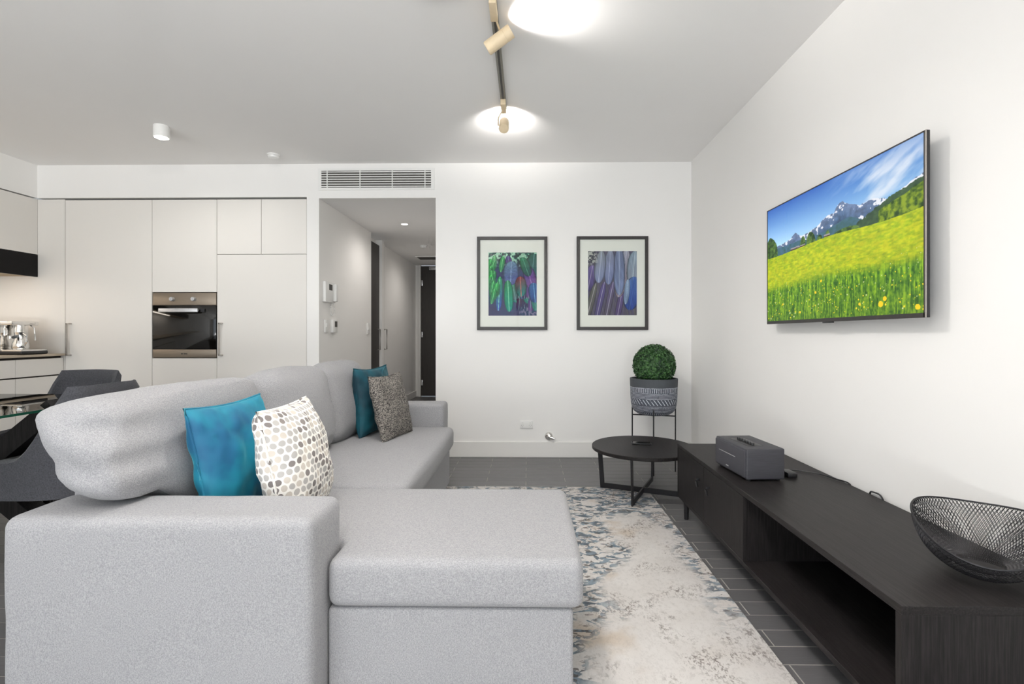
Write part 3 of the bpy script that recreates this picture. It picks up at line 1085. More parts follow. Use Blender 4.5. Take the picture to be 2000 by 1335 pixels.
def art_blue(s, t):
    st = vnoise(s + .22 * t, t, 60, 3, 21, 2)
    n = vnoise(s, t, 5, 7, 23)
    img = np.array([.30, .27, .46]) * st[..., None] + np.array([.44, .42, .42]) * (1 - st[..., None])
    img = img * .92
    P = [(-.02, .75, .0, .42, .20, (.42, .18, .26), (.26, .20, .46), (.4, .3, .5)),
         (.10, .78, -.2, .55, .12, (.44, .38, .62), (.30, .25, .48), (.6, .55, .7)),
         (.16, .50, -.25, .90, .07, (.42, .42, .40), (.35, .33, .36), (.75, .72, .74)),
         (.34, .52, -.22, .90, .07, (.40, .34, .60), (.30, .26, .48), (.72, .70, .80)),
         (.52, .52, -.2, .95, .07, (.42, .36, .56), (.34, .32, .36), (.74, .72, .82)),
         (.72, .46, -.18, .95, .07, (.42, .34, .56), (.30, .24, .44), (.70, .68, .80)),
         (.80, 1.02, -.18, 1.0, .13, (.66, .66, .74), (.62, .54, .60), (.7, .7, .78)),
         (.97, 1.0, -.1, .7, .14, (.58, .66, .74), (.60, .62, .70), (.7, .75, .8)),
         (.64, 1.05, .0, .98, .12, (.48, .52, .66), (.52, .58, .76), (.62, .66, .78)),
         (.46, 1.02, -.06, .72, .11, (.58, .60, .70), (.50, .54, .74), (.66, .68, .8)),
         (.28, 1.0, -.1, .66, .12, (.60, .62, .66), (.54, .58, .76), (.68, .70, .8)),
         (.96, .60, -.16, .70, .17, (.34, .48, .74), (.14, .26, .62), (.24, .36, .66)),
         (.82, .56, -.1, .52, .06, (.62, .70, .82), (.50, .58, .74), (.7, .78, .86))]
    for q in P: feather(img, s, t, *q)
    corner = (np.clip((.22 - s) / .1, 0, 1) * np.clip((t - .76) / .08, 0, 1))[..., None]
    sp = vnoise(s, t, 30, 40, 31, 2)
    img = img * (1 - corner) + np.where((sp > .55)[..., None], np.array([.72, .72, .70]), np.array([.24, .24, .30])) * corner
    img *= (.84 + .30 * vnoise(s + .2 * t, t, 50, 8, 29, 2))[..., None]
    return img


def picture(x0, x1, z0, z1, px0, px1, pz0, pz1, fn, label):
    p = thing('framed_picture', label, 'picture', ((x0 + x1) / 2, YB - .012, z0), group='framed feather prints')
    fw = .028
    yf = YB - .026
    bm = bm_new()
    box(bm, x0, x0 + fw, yf, YB - .001, z0, z1, bev=.001, seg=1)
    box(bm, x1 - fw, x1, yf, YB - .001, z0, z1, bev=.001, seg=1)
    box(bm, x0 + fw, x1 - fw, yf, YB - .001, z0, z0 + fw, bev=.001, seg=1)
    box(bm, x0 + fw, x1 - fw, yf, YB - .001, z1 - fw, z1, bev=.001, seg=1)
    part('frame', bm, 'black_frame', p, smooth=False)
    part('mount_board', B(x0 + fw, x1 - fw, YB - .012, YB - .004, z0 + fw, z1 - fw), 'mount_board', p, smooth=False)
    me = grid_print(px0, px1, pz0, pz1, 190, 252, YB - .0125, fn)
    me.transform(MW[p.name].inverted())
    me.materials.append(MATS['print_paper'])
    o = bpy.data.objects.new('print', me)
    C.objects.link(o); o.parent = p
    part('glazing', B(x0 + fw, x1 - fw, YB - .018, YB - .016, z0 + fw, z1 - fw), 'clear_glass', p, smooth=False)


picture(-.459, .182, 1.162, 2.011, -.355, .085, 1.292, 1.868, art_green, 'black framed print of green and teal feathers')
picture(.449, 1.095, 1.162, 2.012, .552, .994, 1.296, 1.878, art_blue, 'black framed print of blue and lilac feathers')

# ------------------------------------------------------------------ television
TVX, TY0, TY1, TZ0, TZ1 = 1.42, 1.789, 2.96, 1.181, 1.849


def tv_art(s, t):
    """s: 0 = far (left in view) .. 1 = near ; t: 0 bottom .. 1 top"""
    d = 1 - t                                    # from the top
    mixc = lambda a, b, k: np.array(a) * (1 - k[..., None]) + np.array(b) * k[..., None]
    img = mixc((.16, .40, .76), (.66, .84, .97), np.clip(d / .36, 0, 1) ** .9)
    img = img + ((1 - s) * .12 * d / .4)[..., None]
    cl = vnoise(s * .9 + d * .25, (d - .5 * (1 - s)) * .5 + .5, 5, 14, 41, 5)
    k = np.clip((cl - .50) / .22, 0, 1) * np.clip((s - .45) / .3, 0, 1) * np.clip((.36 - np.abs(d - .17)) / .3, 0, 1)
    img = img * (1 - .8 * k[..., None]) + np.array([.96, .97, .99]) * .8 * k[..., None]
    n1 = vnoise(s, t, 14, 8, 43, 5)
    n2 = vnoise(s, t, 60, 40, 44, 3)
    sx = [0, .08, .17, .22, .26, .30, .36, .42, .47, .51, .545, .57, .60, .64, .70, .78, .86, .90, .94, 1.0]
    pk = [.365, .355, .335, .325, .295, .33, .32, .30, .265, .245, .25, .205, .195, .235, .265, .25, .30, .26, .235, .215]
    rid = np.interp(s, sx, pk) + (n1 - .5) * .035 + (n2 - .5) * .012
    mt = d > rid
    depth = d - rid
    rock = mixc((.45, .53, .68), (.24, .36, .50), np.clip(depth / .12, 0, 1)) * (.75 + .5 * n2[..., None])
    snow = (n2 + n1 * .6 > .80 + depth * 4.0) & (depth < .10)
    rock = np.where(snow[..., None], np.array([.94, .95, .98]), rock)
    img = np.where(mt[..., None], rock, img)
    low = d > (.365 + (n1 - .5) * .03 - .05 * np.clip((s - .45) / .2, 0, 1) * np.clip((.74 - s) / .1, 0, 1))
    img = np.where(low[..., None] & mt[..., None], mixc((.30, .46, .60), (.18, .36, .34), n2), img)
    hill = d > (np.interp(s, [0, .64, .70, .78, .86, .93, 1.], [.9, .43, .37, .325, .275, .255, .235]) + (n2 - .5) * .03)
    img = np.where(hill[..., None], mixc((.10, .22, .16), (.30, .42, .26), n2), img)
    tr = d > (np.interp(s, [0, .79, .80, .86, .93, 1.], [.9, .9, .345, .315, .285, .255]) + (n1 - .5) * .04 + (n2 - .5) * .02)
    trc = mixc((.12, .26, .03), (.56, .66, .10), np.clip((n2 - .3) / .42, 0, 1))
    img = np.where(tr[..., None], trc, img)
    # tree clumps along the meadow edge
    for a, b2, h in ((-.02, .10, .155), (.30, .345, .075), (.35, .42, .085), (.43, .47, .05), (.49, .52, .06), (.54, .70, .035)):
        u = (s - (a + b2) / 2) / ((b2 - a) / 2)
        tt = (np.abs(u) < 1) & (d > .415 - h * np.sqrt(np.clip(1 - u * u, 0, 1)) * (.7 + .6 * n1)) & (d < .46)
        img = np.where(tt[..., None], mixc((.10, .24, .08), (.40, .54, .22), np.clip((n2 - .3) / .45, 0, 1)), img)
    edge = .415 + .012 * np.sin(s * 9) + .02 * np.clip((.2 - s) / .2, 0, 1) - .012 * np.clip((s - .7) / .3, 0, 1)
    for a, h, w in ((.255, .022, .035), (.31, .016, .03), (.50, .02, .02)):
        hut = (np.abs(s - a) < w) & (d > edge - h) & (d < edge + .005)
        img = np.where(hut[..., None], np.where((d < edge - h * .5)[..., None], np.array([.62, .60, .62]), np.array([.30, .22, .18])), img)
    g = d > edge
    gd = np.clip((d - edge) / (1 - .415), 0, 1)
    st = vnoise(s + .1 * d, d, 46, 90, 47, 4)
    mead = mixc((.50, .66, .06), (.80, .82, .05), np.clip(st * 1.5 - .25 + .25 * (1 - np.abs(gd - .25) * 3), 0, 1))
    mead *= (.88 + .25 * n2)[..., None]
    # tall foreground grass
    bl = vnoise(s + .012 * d, d, 170, 12, 49, 3)
    bl2 = vnoise(s - .03 * d, d, 130, 60, 50, 3)
    fgk = np.clip((gd - .42) / .12, 0, 1)
    gr = mixc((.12, .34, .02), (.60, .78, .12), np.clip((bl * .6 + bl2 * .4 - .28) / .42, 0, 1))
    gr *= (1.15 - .25 * gd)[..., None]
    gcol = mead * (1 - fgk[..., None]) + gr * fgk[..., None]
    img = np.where(g[..., None], gcol, img)
    rg = random.Random(11)
    asp = 16 / 9
    for i in range(360):
        fx, fd = rg.random(), .62 + .36 * rg.random() ** 1.1
        r = (.0018 + .0085 * max(0, fd - .6) * rg.random() * 2.2)
        m2 = ((s - fx) * asp) ** 2 + ((d - fd) * 1.2) ** 2 < r * r
        cc = (.98, .90, .08) if rg.random() < .72 else (.88, .90, .62)
        img[m2] = cc
    for fx, fd, r in ((.42, .80, .012), (.30, .94, .012), (.81, .93, .022), (.83, .90, .018), (.975, .965, .020), (.70, .92, .012), (.46, .72, .012), (.15, .86, .010)):
        m2 = ((s - fx) * asp) ** 2 + ((d - fd) * 1.2) ** 2 < r * r * (.6 + .8 * n2)
        img[m2] = (1.0, .86, .02)
    return img


p = thing('television', 'flat screen television showing an alpine meadow', 'television', (TVX + .03, (TY0 + TY1) / 2, TZ0))
part('panel', B(TVX + .0005, TVX + .013, TY0, TY1, TZ0, TZ1, bev=.002), 'black_plastic', p)
part('rear_housing', B(TVX + .013, TVX + .045, TY0 + .12, TY1 - .12, TZ0 + .04, TZ1 - .18, bev=.008), 'black_plastic', p)
part('wall_bracket', B(TVX + .045, XR - .001, 2.18, 2.56, 1.40, 1.62), 'black_metal', p)
bz = bm_new()
box(bz, TVX - .003, TVX + .002, TY0, TY0 + .010, TZ0, TZ1)
box(bz, TVX - .003, TVX + .002, TY1 - .005, TY1, TZ0, TZ1)
box(bz, TVX - .003, TVX + .002, TY0, TY1, TZ1 - .005, TZ1)
box(bz, TVX - .003, TVX + .002, TY0, TY1, TZ0, TZ0 + .017)
part('bezel', bz, 'black_frame', p, smooth=False)
part('side_trim', B(TVX - .0035, TVX - .0005, TY0 - .0008, TY0 + .004, TZ0, TZ1), 'steel_handle', p, smooth=False)
part('sensor_lip', B(TVX - .003, TVX + .006, 2.33, 2.41, TZ0 - .006, TZ0 + .001, bev=.002), 'black_plastic', p)
me = grid_print(0, 1, TZ0 + .017, TZ1 - .005, 640, 360, 0, tv_art)
co = np.empty(len(me.vertices) * 3)
me.vertices.foreach_get('co', co)
co = co.reshape(-1, 3)
ss = co[:, 0].copy()
co[:, 0] = TVX - .0005
co[:, 1] = (TY1 - .005) + ss * ((TY0 + .010) - (TY1 - .005))
me.vertices.foreach_set('co', co.ravel())
me.transform(MW[p.name].inverted())
me.materials.append(MATS['screen'])
o = bpy.data.objects.new('screen', me)
C.objects.link(o); o.parent = p
o['label'] = 'screen picture of a flowering meadow below snowy mountains'

# ------------------------------------------------------------------ rug
bm = soft_box(2.0, 2.92, .012, .005, m=2, k=3)
bm.transform(Matrix.Translation((-.139, 2.165, .0065)))
single('area_rug', bm, 'rug_pile', 'cream and blue grey distressed rug under the sofa', 'rug', origin=(0, 0, 0))
RZ = .0125

# ------------------------------------------------------------------ sofa
p = thing('sofa', 'light grey fabric chaise sofa with three back cushions', 'sofa', (-.9, 2.6, RZ))


def sb(name, x0, x1, y0, y1, z0, z1, r, **k):
    bm = soft_box(x1 - x0, y1 - y0, z1 - z0, r, **k)
    bm.transform(Matrix.Translation(((x0 + x1) / 2, (y0 + y1) / 2, (z0 + z1) / 2)))
    return part(name, bm, 'sofa_fabric', p, smooth=80)


sb('armrest', -1.492, -.603, 1.375, 1.612, RZ + .015, .602, .034, wr=.003, seed=2)
sb('armrest', -1.492, -.610, 3.612, 3.822, RZ + .015, .612, .028, wr=.002, seed=3)
sb('back_panel', -1.508, -1.37, 1.614, 3.818, RZ + .03, .862, .03, wr=.003, seed=4)
sb('base', -1.37, -.565, 1.62, 3.610, RZ + .03, .300, .015)
sb('chaise_base', -.600, .137, 1.482, 2.165, RZ + .02, .301, .014, wr=.0015, seed=9)
sb('seat_cushion', -1.36, -.532, 2.180, 3.608, .302, .452, .040, puff=(.006, 0, .012), wr=.003, seed=5)
L = [(-1.36, 1.618), (-.598, 1.618), (-.598, 1.462), (.168, 1.462), (.168, 2.172), (-1.36, 2.172)]
bm = prism(bm_new(), L, .304, .452, bev=.034, seg=5)
bmesh.ops.triangulate(bm, faces=[f for f in bm.faces if len(f.verts) > 4])
part('chaise_cushion', bm, 'sofa_fabric', p, smooth=50)
for x, y in ((-1.40, 1.44), (-.66, 1.44), (-1.40, 3.75), (-.68, 3.75), (.07, 1.55), (.07, 2.09)):
    part('foot', tube(bm_new(), [(x, y, RZ), (x, y, RZ + .03)], .025, 12), 'black_plastic', p)


def lean(c, ang, cx, cz):
    m = Matrix.Translation((cx, c, cz)) @ Matrix.Rotation(ang, 4, 'Y')
    return m


for k, (yc, ln) in enumerate(((2.615, .665), (3.275, .66))):
    bm = soft_box(.21, ln, .47, .075, m=12, puff=(.055, .02, .028), wr=.012, seed=20 + k)
    bm.transform(lean(yc, R(-11), -1.262, .688))
    part('back_cushion', bm, 'sofa_fabric', p, smooth=80)


def slump(c):
    # near end of the first cushion rests on top of the armrest
    zmin = .462 + .148 * (1 - min(1, max(0, (c.y - 1.61) / .18)))
    f = (.925 - zmin) / (.925 - .45)
    c = c.copy()
    c.z = zmin + (c.z - .45) * f if c.z < .925 else c.z
    if c.z < zmin: c.z = zmin
    return c


bm = soft_box(.25, .82, .47, .095, m=16, puff=(.065, .03, .012), wr=.009, seed=31)
bm.transform(lean(1.845, R(-9), -1.285, .688))
for v in bm.verts:
    v.co = slump(v.co)
    k2 = max(0, min(1, 1 - (v.co.y - 1.46) / .5))
    k2 = k2 * k2 * (3 - 2 * k2)
    v.co.x -= k2 * (.085 * min(1, max(0, (v.co.z - .56) / .30)) - .03)
    lim = -1.205 - .03 * min(1, max(0, (v.co.z - .6) / .3))
    if v.co.x > lim: v.co.x = lim + (v.co.x - lim) * .32
    # tugged creases on the near end
    kf = max(0, 1 - (v.co.y - 1.48) / .25)
    v.co.x += .006 * kf * math.sin(v.co.z * 70 + v.co.x * 18)
    v.co.y += .006 * kf * math.sin(v.co.z * 55 + v.co.x * 25)
part('back_cushion', bm, 'sofa_fabric', p, smooth=80)

# throw pillows
def throw(size, thick, c, wdir, udir, m, label, seed, name='throw_pillow', pinch=.07):
    wv = Vector(wdir).normalized()
    uv = Vector(udir)
    uv = (uv - wv * uv.dot(wv)).normalized()
    yv = uv.cross(wv).normalized()
    M4 = Matrix((wv, yv, uv)).transposed().to_4x4()
    M4.translation = Vector(c)
    o = single(name, pillow(size, thick, seed, pinch=pinch), m, label, 'pillow', group='throw pillows on the sofa', mtx=M4, smooth=80)
    h = size / 2
    bm = bm_new()
    pts = []
    for k in range(4):
        for i in range(14):
            a = i / 14 * 2 - 1
            e = 1 - pinch * (1 - a * a)
            pts.append([(h * a, 0, -h * e), (h * e, 0, h * a), (-h * a, 0, h * e), (-h * e, 0, -h * a)][k])
    tube(bm, pts + [pts[0]], .0045, 6)
    part('piping', bm, m, o, local=True)
    return o


throw(.43, .15, (-1.095, 1.855, .660), (.05, .99, 0), (-.20, .03, 1), 'teal_velvet', 'bright teal velvet pillow behind the near armrest', 3)
throw(.42, .20, (-.868, 1.850, .656), (-.06, 1, 0), (-.22, 0, 1), 'dotted_fabric', 'off-white pillow printed with grey dots', 6, pinch=.05)
throw(.45, .16, (-1.045, 3.36, .678), (.18, .98, 0), (-.08, .08, 1), 'dark_teal_velvet', 'dark teal velvet pillow at the far end of the sofa', 9, pinch=.09)
throw(.42, .13, (-.885, 3.225, .655), (.20, .98, 0), (-.24, .06, 1), 'woven_fabric', 'black and white woven pillow at the far end of the sofa', 12)

# ------------------------------------------------------------------ television stand
SX0, SX1, SY0, SY1, SZ0, SZ1 = .944, 1.474, 1.268, 3.14, .105, .435
p = thing('tv_stand', 'long low black wooden television stand along the wall', 'tv stand', (1.2, 2.2, 0))
th = .022
part('top', B(SX0, SX1, SY0, SY1, SZ1 - th, SZ1, bev=.0012, seg=1), 'black_wood', p, smooth=False)
part('bottom', B(SX0, SX1, SY0 + th, SY1 - th, SZ0, SZ0 + th, bev=.001, seg=1), 'black_wood', p, smooth=False)
part('end_panel', B(SX0, SX1, SY0, SY0 + th, SZ0, SZ1 - th, bev=.0012, seg=1), 'black_wood_upright', p, smooth=False)
part('end_panel', B(SX0, SX1, SY1 - th, SY1, SZ0, SZ1 - th, bev=.0012, seg=1), 'black_wood_upright', p, smooth=False)
part('back_panel', B(SX1 - .012, SX1, SY0 + th, SY1 - th, SZ0 + th, SZ1 - th), 'black_wood_upright', p)
part('partition', B(SX0 + .02, SX1 - .012, 2.195, 2.195 + th, SZ0 + th, SZ1 - th), 'black_wood_upright', p)
for y0, y1, hy in ((2.676, 3.134, 2.745), (2.192, 2.672, 2.595)):
    dd = part('door', B(SX0 + .001, SX0 + .02, y0, y1, SZ0 + .004, SZ1 - th - .003, bev=.0012, seg=1), 'black_wood_upright', p, smooth=False)
    bm = B(SX0 - .016, SX0 + .001, hy - .005, hy + .005, .318, .330, bev=.002)
    tube(bm, [(SX0 - .012, hy, .326), (SX0 - .018, hy + .002, .315), (SX0 - .010, hy, .285)], .006, 8)
    part('pull_tab', bm, 'black_plastic', dd)
for x, y in ((.965, 3.03), (1.43, 3.03), (.975, 1.40), (1.43, 1.40)):
    part('leg', tube(bm_new(), [(x, y, SZ0), (x - .0, y, 0.0)], .017, 14, r_end=.013), 'black_metal', p)

# speaker on the stand
th_ = math.atan2(1.023 - .999, 2.653 - 2.348)
rz = -math.atan2(.999 - 1.023, 2.653 - 2.348)
p = thing('radio_speaker', 'black box speaker with slot front on the stand', 'speaker', (1.10, 2.490, SZ1), rz=math.atan2(.024, .305))
w2, l2, h2 = .184, .314, .152
bm = soft_box(w2, l2, h2 - .008, .007, m=3, k=4)
bm.transform(Matrix.Translation((0, 0, .008 + (h2 - .008) / 2)))
part('shell', bm, 'speaker_shell', p, local=True)
bm = soft_box(.012, l2 - .014, h2 - .024, .005, m=3, k=3)
bm.transform(Matrix.Translation((-w2 / 2 - .001, 0, .008 + (h2 - .008) / 2)))
fr = part('front_grille', bm, 'speaker_cloth', p, local=True)
part('disc_slot', B(-w2 / 2 - .0085, -w2 / 2 - .0065, -.062, .105, .0925, .0955), 'silver', p, label='thin silver slot line', local=True)
part('badge', B(-w2 / 2 - .0085, -w2 / 2 - .0065, .005, .03, .030, .035), 'silver', p, label='tiny pale badge', local=True)
part('control_recess', B(-.055, .02, -.10, .08, h2 - .001, h2 + .001, bev=.0005), 'black_plastic', p, local=True)
for i in range(6):
    bm = lathe(bm_new(), [(0, .012), (.0075, .012), (.0085, .009), (.0085, 0)], (-.02, -.075 + i * .026, h2), 14)
    part('button', bm, 'black_plastic', p, local=True)
for x in (-.07, .07):
    for y in (-.13, .13): part('foot', tube(bm_new(), [(x, y, 0), (x, y, .009)], .012, 12), 'black_plastic', p, local=True)

p = thing('power_adapter', 'small black power adapter beside the speaker', 'adapter', (1.275, 2.43, SZ1))
part('body', B(1.245, 1.290, 2.39, 2.47, SZ1, SZ1 + .024, bev=.005), 'black_plastic', p)
cab = [(1.27, 2.468, SZ1 + .012), (1.30, 2.50, SZ1 + .010), (1.36, 2.50, SZ1 + .006), (1.42, 2.45, SZ1 + .006), (1.452, 2.36, SZ1 + .006), (1.470, 2.29, SZ1 + .004), (1.480, 2.275, SZ1 - .04)]


def smooth_pts(P, n=8):
    P = [Vector(q) for q in P]
    out = []
    for i in range(len(P) - 1):
        a, b2, c2, d2 = P[max(i - 1, 0)], P[i], P[i + 1], P[min(i + 2, len(P) - 1)]
        for j in range(n):
            t = j / n
            out.append(.5 * ((2 * b2) + (-a + c2) * t + (2 * a - 5 * b2 + 4 * c2 - d2) * t * t + (-a + 3 * b2 - 3 * c2 + d2) * t ** 3))
    out.append(P[-1])
    return out


part('cable', tube(bm_new(), smooth_pts(cab), .0032, 7), 'black_plastic', p)
lp = [(1.482, 2.17, SZ1 - .04), (1.478, 2.165, SZ1 + .004), (1.470, 2.13, SZ1 + .016), (1.472, 2.09, SZ1 + .012), (1.482, 2.07, SZ1 - .04)]
single('cable_loop', tube(bm_new(), smooth_pts(lp), .0035, 7), 'black_plastic', 'black cable loop rising behind the stand', 'cable')

# wire bowl
p = thing('wire_bowl', 'black wire mesh bowl on the near end of the stand', 'bowl', (1.297, 1.443, SZ1))
BR = .156


def rim_h(a):
    return (.570 - SZ1) + BR * (.173 * math.cos(a) + .234 * math.sin(a)) - .020 * math.cos(2 * (a - .945))


def bowl_pt(a, s, inner):
    """s 0 bottom .. 1 rim"""
    q = s * PI / 2
    r = BR * math.sin(q) ** .92
    hh = rim_h(a)
    z = .004 + hh * (1 - math.cos(q)) ** .95
    k = inner * (1 - s ** 3)
    return Vector((r * (1 - .10 * k), 0, 0)).x, z + .016 * k


def wires(inner, nw, tw, rad):
    bm = bm_new()
    for sgn in (1, -1):
        for i in range(nw):
            a0 = 2 * PI * i / nw
            pts = []
            for j in range(15):
                s = .24 + .76 * j / 14
                a = a0 + sgn * tw * s
                r, z = bowl_pt(a, s, inner)
                pts.append((r * math.cos(a), r * math.sin(a), z))
            tube(bm, pts, rad, 4, caps=False)
    return bm


part('outer_mesh', wires(0, 100, .85, .0008), 'black_metal', p, local=True, kind='stuff')
part('inner_mesh', wires(1, 100, .85, .0008), 'black_metal', p, local=True, kind='stuff')
pts = []
for i in range(97):
    a = 2 * PI * i / 96
    r, z = bowl_pt(a, 1.0, 0)
    pts.append((r * math.cos(a), r * math.sin(a), z))
part('rim', tube(bm_new(), pts, .0028, 8, caps=False), 'black_metal', p, local=True)
bm = lathe(bm_new(), [(0, 0), (.034, 0), (.042, .003), (.042, .007), (0, .009)], n=32)
part('base_disc', bm, 'black_metal', p, local=True)

# ------------------------------------------------------------------ round side table
CX, CY, CZ = .811, 3.500, .340
p = thing('side_table', 'low round black side table with crossed flat legs', 'table', (CX, CY, 0))
bm = lathe(bm_new(), [(0, CZ - .024), (.350, CZ - .024), (.354, CZ - .020), (.354, CZ - .003), (.351, CZ), (0, CZ)], (CX, CY, 0), 72)
part('tabletop', bm, 'black_wood', p, smooth=30)


def bar(bm, a, b2, wdir, w, t):
    a, b2, wv = Vector(a), Vector(b2), Vector(wdir).normalized()
    ax = (b2 - a).normalized()
    tv = ax.cross(wv).normalized()
    vs = []
    for q in (a, b2):
        for sw, st in ((-1, -1), (1, -1), (1, 1), (-1, 1)): vs.append(bm.verts.new(q + wv * sw * w / 2 + tv * st * t / 2))
    for f in ((0, 1, 2, 3), (7, 6, 5, 4), (0, 4, 5, 1), (1, 5, 6, 2), (2, 6, 7, 3), (3, 7, 4, 0)): bm.faces.new([vs[i] for i in f])
    return bm


def flip(bm):
    bmesh.ops.recalc_face_normals(bm, faces=bm.faces[:])
    return bm


fz = RZ + .002
for (ax_, ay_), (bx_, by_) in (((.545, 3.606), (1.075, 3.385)), ((.680, 3.222), (.940, 3.760))):
    dv = Vector((bx_ - ax_, by_ - ay_, 0)).normalized()
    sd = Vector((-dv.y, dv.x, 0))
    part('foot_bar', flip(bar(bm_new(), (ax_, ay_, fz + .018), (bx_, by_, fz + .018), sd, .010, .036)), 'black_metal', p, smooth=False)
    for (qx, qy), sg in (((ax_, ay_), -1), ((bx_, by_), 1)):
        top = Vector((qx, qy, CZ - .024)) + dv * sg * .022
        part('leg', flip(bar(bm_new(), (qx, qy, fz), top, sd, .010, .032)), 'black_metal', p, smooth=False)
p = thing('phone', 'flat black phone lying on the round side table', 'phone', (.815, 3.56, CZ))
bm = soft_box(.135, .07, .008, .0035, m=3, k=3)
bm.transform(Matrix.Translation((.815, 3.565, CZ + .0045)) @ Matrix.Rotation(R(-8), 4, 'Z'))
part('body', bm, 'black_plastic', p)
bm = B(-.062, .062, -.030, .030, .0083, .0090)
bm.transform(Matrix.Translation((.815, 3.565, CZ)) @ Matrix.Rotation(R(-8), 4, 'Z'))
part('screen_glass', bm, 'oven_glass', p)

# ------------------------------------------------------------------ plant
PX, PY, PZ = 1.043, 4.12, .462
p = thing('plant_stand', 'thin black wire stand holding the boxwood planter', 'plant stand', (PX, PY, 0))
for a in (-14.2, 75.8, 165.8, 255.8):
    x, y = PX + .172 * math.cos(R(a)), PY + .172 * math.sin(R(a))
    part('leg', tube(bm_new(), [(x, y, 0), (x, y, .52)], .0055, 8), 'black_metal', p)
for a in (-14.2, 75.8):
    x, y = .172 * math.cos(R(a)), .172 * math.sin(R(a))
    part('cross_bar', tube(bm_new(), [(PX - x, PY - y, PZ - .008), (PX + x, PY + y, PZ - .008)], .005, 8), 'black_metal', p)
p = thing('potted_boxwood', 'clipped boxwood ball in charcoal pot with white line pattern', 'plant', (PX, PY, PZ))
prof = [(0, .0), (.10, .0), (.132, .010), (.156, .035), (.166, .07), (.170, .12), (.190 * .97, .22), (.190, .295), (.190, .300), (.176, .302), (.172, .295), (.170, .24), (0, .24)]
prof = [(0, .0), (.105, .0), (.136, .010), (.158, .034), (.168, .065), (.1645, .075), (.182, .13), (.189, .22), (.192, .292), (.190, .300), (.178, .301), (.174, .294), (.172, .245), (.0, .245)]
prof = [(0, .0), (.100, .0), (.130, .008), (.160, .030), (.176, .060), (.184, .10), (.188, .16), (.190, .235), (.192, .292), (.191, .299), (.179, .301), (.174, .294), (.172, .250), (.0, .250)]
part('pot', lathe(bm_new(), prof, n=64), 'pot_glaze', p, local=True)
part('soil', lathe(bm_new(), [(0, .262), (.173, .256), (.173, .252)], n=32), 'soil', p, local=True)
rg = random.Random(5)
bm = bm_new()
bc = Vector((.004, 0, .405))
for i in range(5200):
    u, a = rg.uniform(-.75, 1), rg.uniform(0, 2 * PI)
    q = math.sqrt(1 - u * u)
    d = Vector((q * math.cos(a), q * math.sin(a), u))
    pos = bc + d * rg.uniform(.148, .174)
    n = (d + Vector((rg.uniform(-1, 1), rg.uniform(-1, 1), rg.uniform(-.6, 1))) * .75).normalized()
    t = n.cross(Vector((rg.uniform(-1, 1), rg.uniform(-1, 1), rg.uniform(-1, 1)))).normalized()
    b2 = n.cross(t)
    l, wd = rg.uniform(.009, .014), rg.uniform(.005, .007)
    v = [bm.verts.new(pos + t * l), bm.verts.new(pos + b2 * wd + n * .002), bm.verts.new(pos - t * l), bm.verts.new(pos - b2 * wd + n * .002)]
    bm.faces.new((v[0], v[1], v[2])); bm.faces.new((v[0], v[2], v[3]))
part('foliage', bm, 'boxwood', p, local=True, smooth=False, kind='stuff')
bm = bm_new()
bmesh.ops.create_icosphere(bm, subdivisions=4, radius=.152)
for v in bm.verts: v.co = v.co * (1 + .05 * noise.noise(v.co * 30)) + bc
part('foliage_core', bm, 'boxwood', p, local=True)

# ------------------------------------------------------------------ dining set
p = thing('dining_table', 'glass topped dining table with crossed black legs', 'table', (-2.93, 2.1, 0))
gx0, gx1, gy0, gy1, gz = -3.50, -2.395, 1.25, 3.05, .75
part('glass_top', B(gx0 + .003, gx1 - .003, gy0 + .003, gy1 - .003, gz - .012, gz), 'table_glass', p, smooth=False)
bm = bm_new()
for a in ((gx0, gx0 + .0028, gy0, gy1), (gx1 - .0028, gx1, gy0, gy1), (gx0 + .0028, gx1 - .0028, gy0, gy0 + .0028), (gx0 + .0028, gx1 - .0028, gy1 - .0028, gy1)):
    box(bm, a[0], a[1], a[2], a[3], gz - .012, gz)
part('glass_rim', bm, 'glass_edge', p, smooth=False, label='green polished glass edge')
for yy in (2.62, 1.68):
    for sg in (1, -1):
        xm, hw = -2.945, .46
        part('leg', flip(bar(bm_new(), (xm - sg * hw, yy - .012 * sg, .001), (xm + sg * hw, yy - .012 * sg, gz - .0125), (0, 1, 0), .10, .10)), 'black_wood_upright', p, smooth=False)


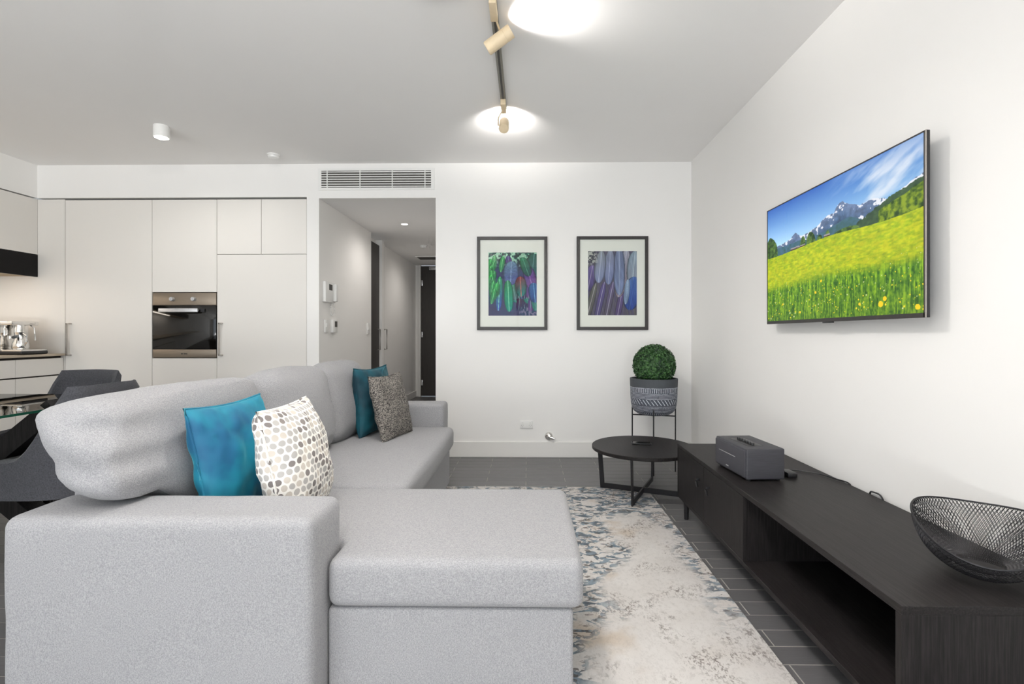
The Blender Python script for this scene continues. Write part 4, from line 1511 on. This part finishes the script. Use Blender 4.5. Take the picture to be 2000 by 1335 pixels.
def chair(loc, rz, label):
    p = thing('dining_chair', label, 'chair', loc, rz, group='charcoal dining chairs')
    # local: faces +y, back at -y ; tub shell
    n, mz, th = 44, 14, .045
    def path(s):                      # s -1..1 round the U
        a = s * R(150)
        k = 4.5
        ca, sa = math.cos(a), math.sin(a)
        rr = (abs(ca) ** k + abs(sa) ** k) ** (-1 / k)
        return Vector(((.222 * rr * sa), -.245 * rr * ca, 0))
    def topz(s):
        q = abs(s)
        if q < .335: return .872 - .004 * (q / .335)
        t = min(1, (q - .335) / .25)
        return .868 - .345 * math.sin(t * PI / 2) ** .8 - .03 * max(0, q - .585)
    bm = bm_new()
    outer, inner = [], []
    for i in range(n + 1):
        s = i / n * 2 - 1
        c = path(s)
        nrm = Vector((c.x, c.y, 0)).normalized()
        zt = topz(s)
        ro, ri = [], []
        for j in range(mz + 1):
            t = j / mz
            z = .33 + (zt - .33) * t
            rec = Vector((0, -.16 * max(0, z - .47) * max(0, -c.y / .245), 0))
            flare = 1 + .03 * max(0, z - .45)
            e = .5 * th * math.sqrt(max(0, 1 - (max(0, (t - .93) / .07)) ** 2)) if t > .93 else .5 * th
            ro.append(bm.verts.new(c * flare + rec + nrm * e + Vector((0, 0, z))))
            ri.append(bm.verts.new(c * flare + rec - nrm * e + Vector((0, 0, z))))
        outer.append(ro); inner.append(ri)
    for i in range(n):
        for j in range(mz):
            bm.faces.new((outer[i][j], outer[i + 1][j], outer[i + 1][j + 1], outer[i][j + 1]))
            bm.faces.new((inner[i + 1][j], inner[i][j], inner[i][j + 1], inner[i + 1][j + 1]))
        bm.faces.new((outer[i][mz], outer[i + 1][mz], inner[i + 1][mz], inner[i][mz]))
        bm.faces.new((outer[i + 1][0], outer[i][0], inner[i][0], inner[i + 1][0]))
    for i in (0, n):
        for j in range(mz): bm.faces.new((outer[i][j], outer[i][j + 1], inner[i][j + 1], inner[i][j]))
    bmesh.ops.remove_doubles(bm, verts=bm.verts[:], dist=1e-5)
    part('back_shell', flip(bm), 'charcoal_fabric', p, local=True, smooth=50)
    bm = soft_box(.38, .50, .13, .035, puff=(0, 0, .012))
    bm.transform(Matrix.Translation((0, .035, .405)))
    part('seat', bm, 'charcoal_fabric', p, local=True, smooth=80)
    for x in (-.18, .18):
        for y in (-.19, .22):
            part('leg', tube(bm_new(), [(x, y, .345), (x * 1.08, y * 1.08, 0)], .020, 10, r_end=.014), 'black_wood_upright', p, local=True)


chair((-3.075, 3.19, 0), PI, 'charcoal dining chair at the far end of the glass table')
chair((-2.47, 2.56, 0), PI / 2, 'charcoal dining chair right behind the sofa')
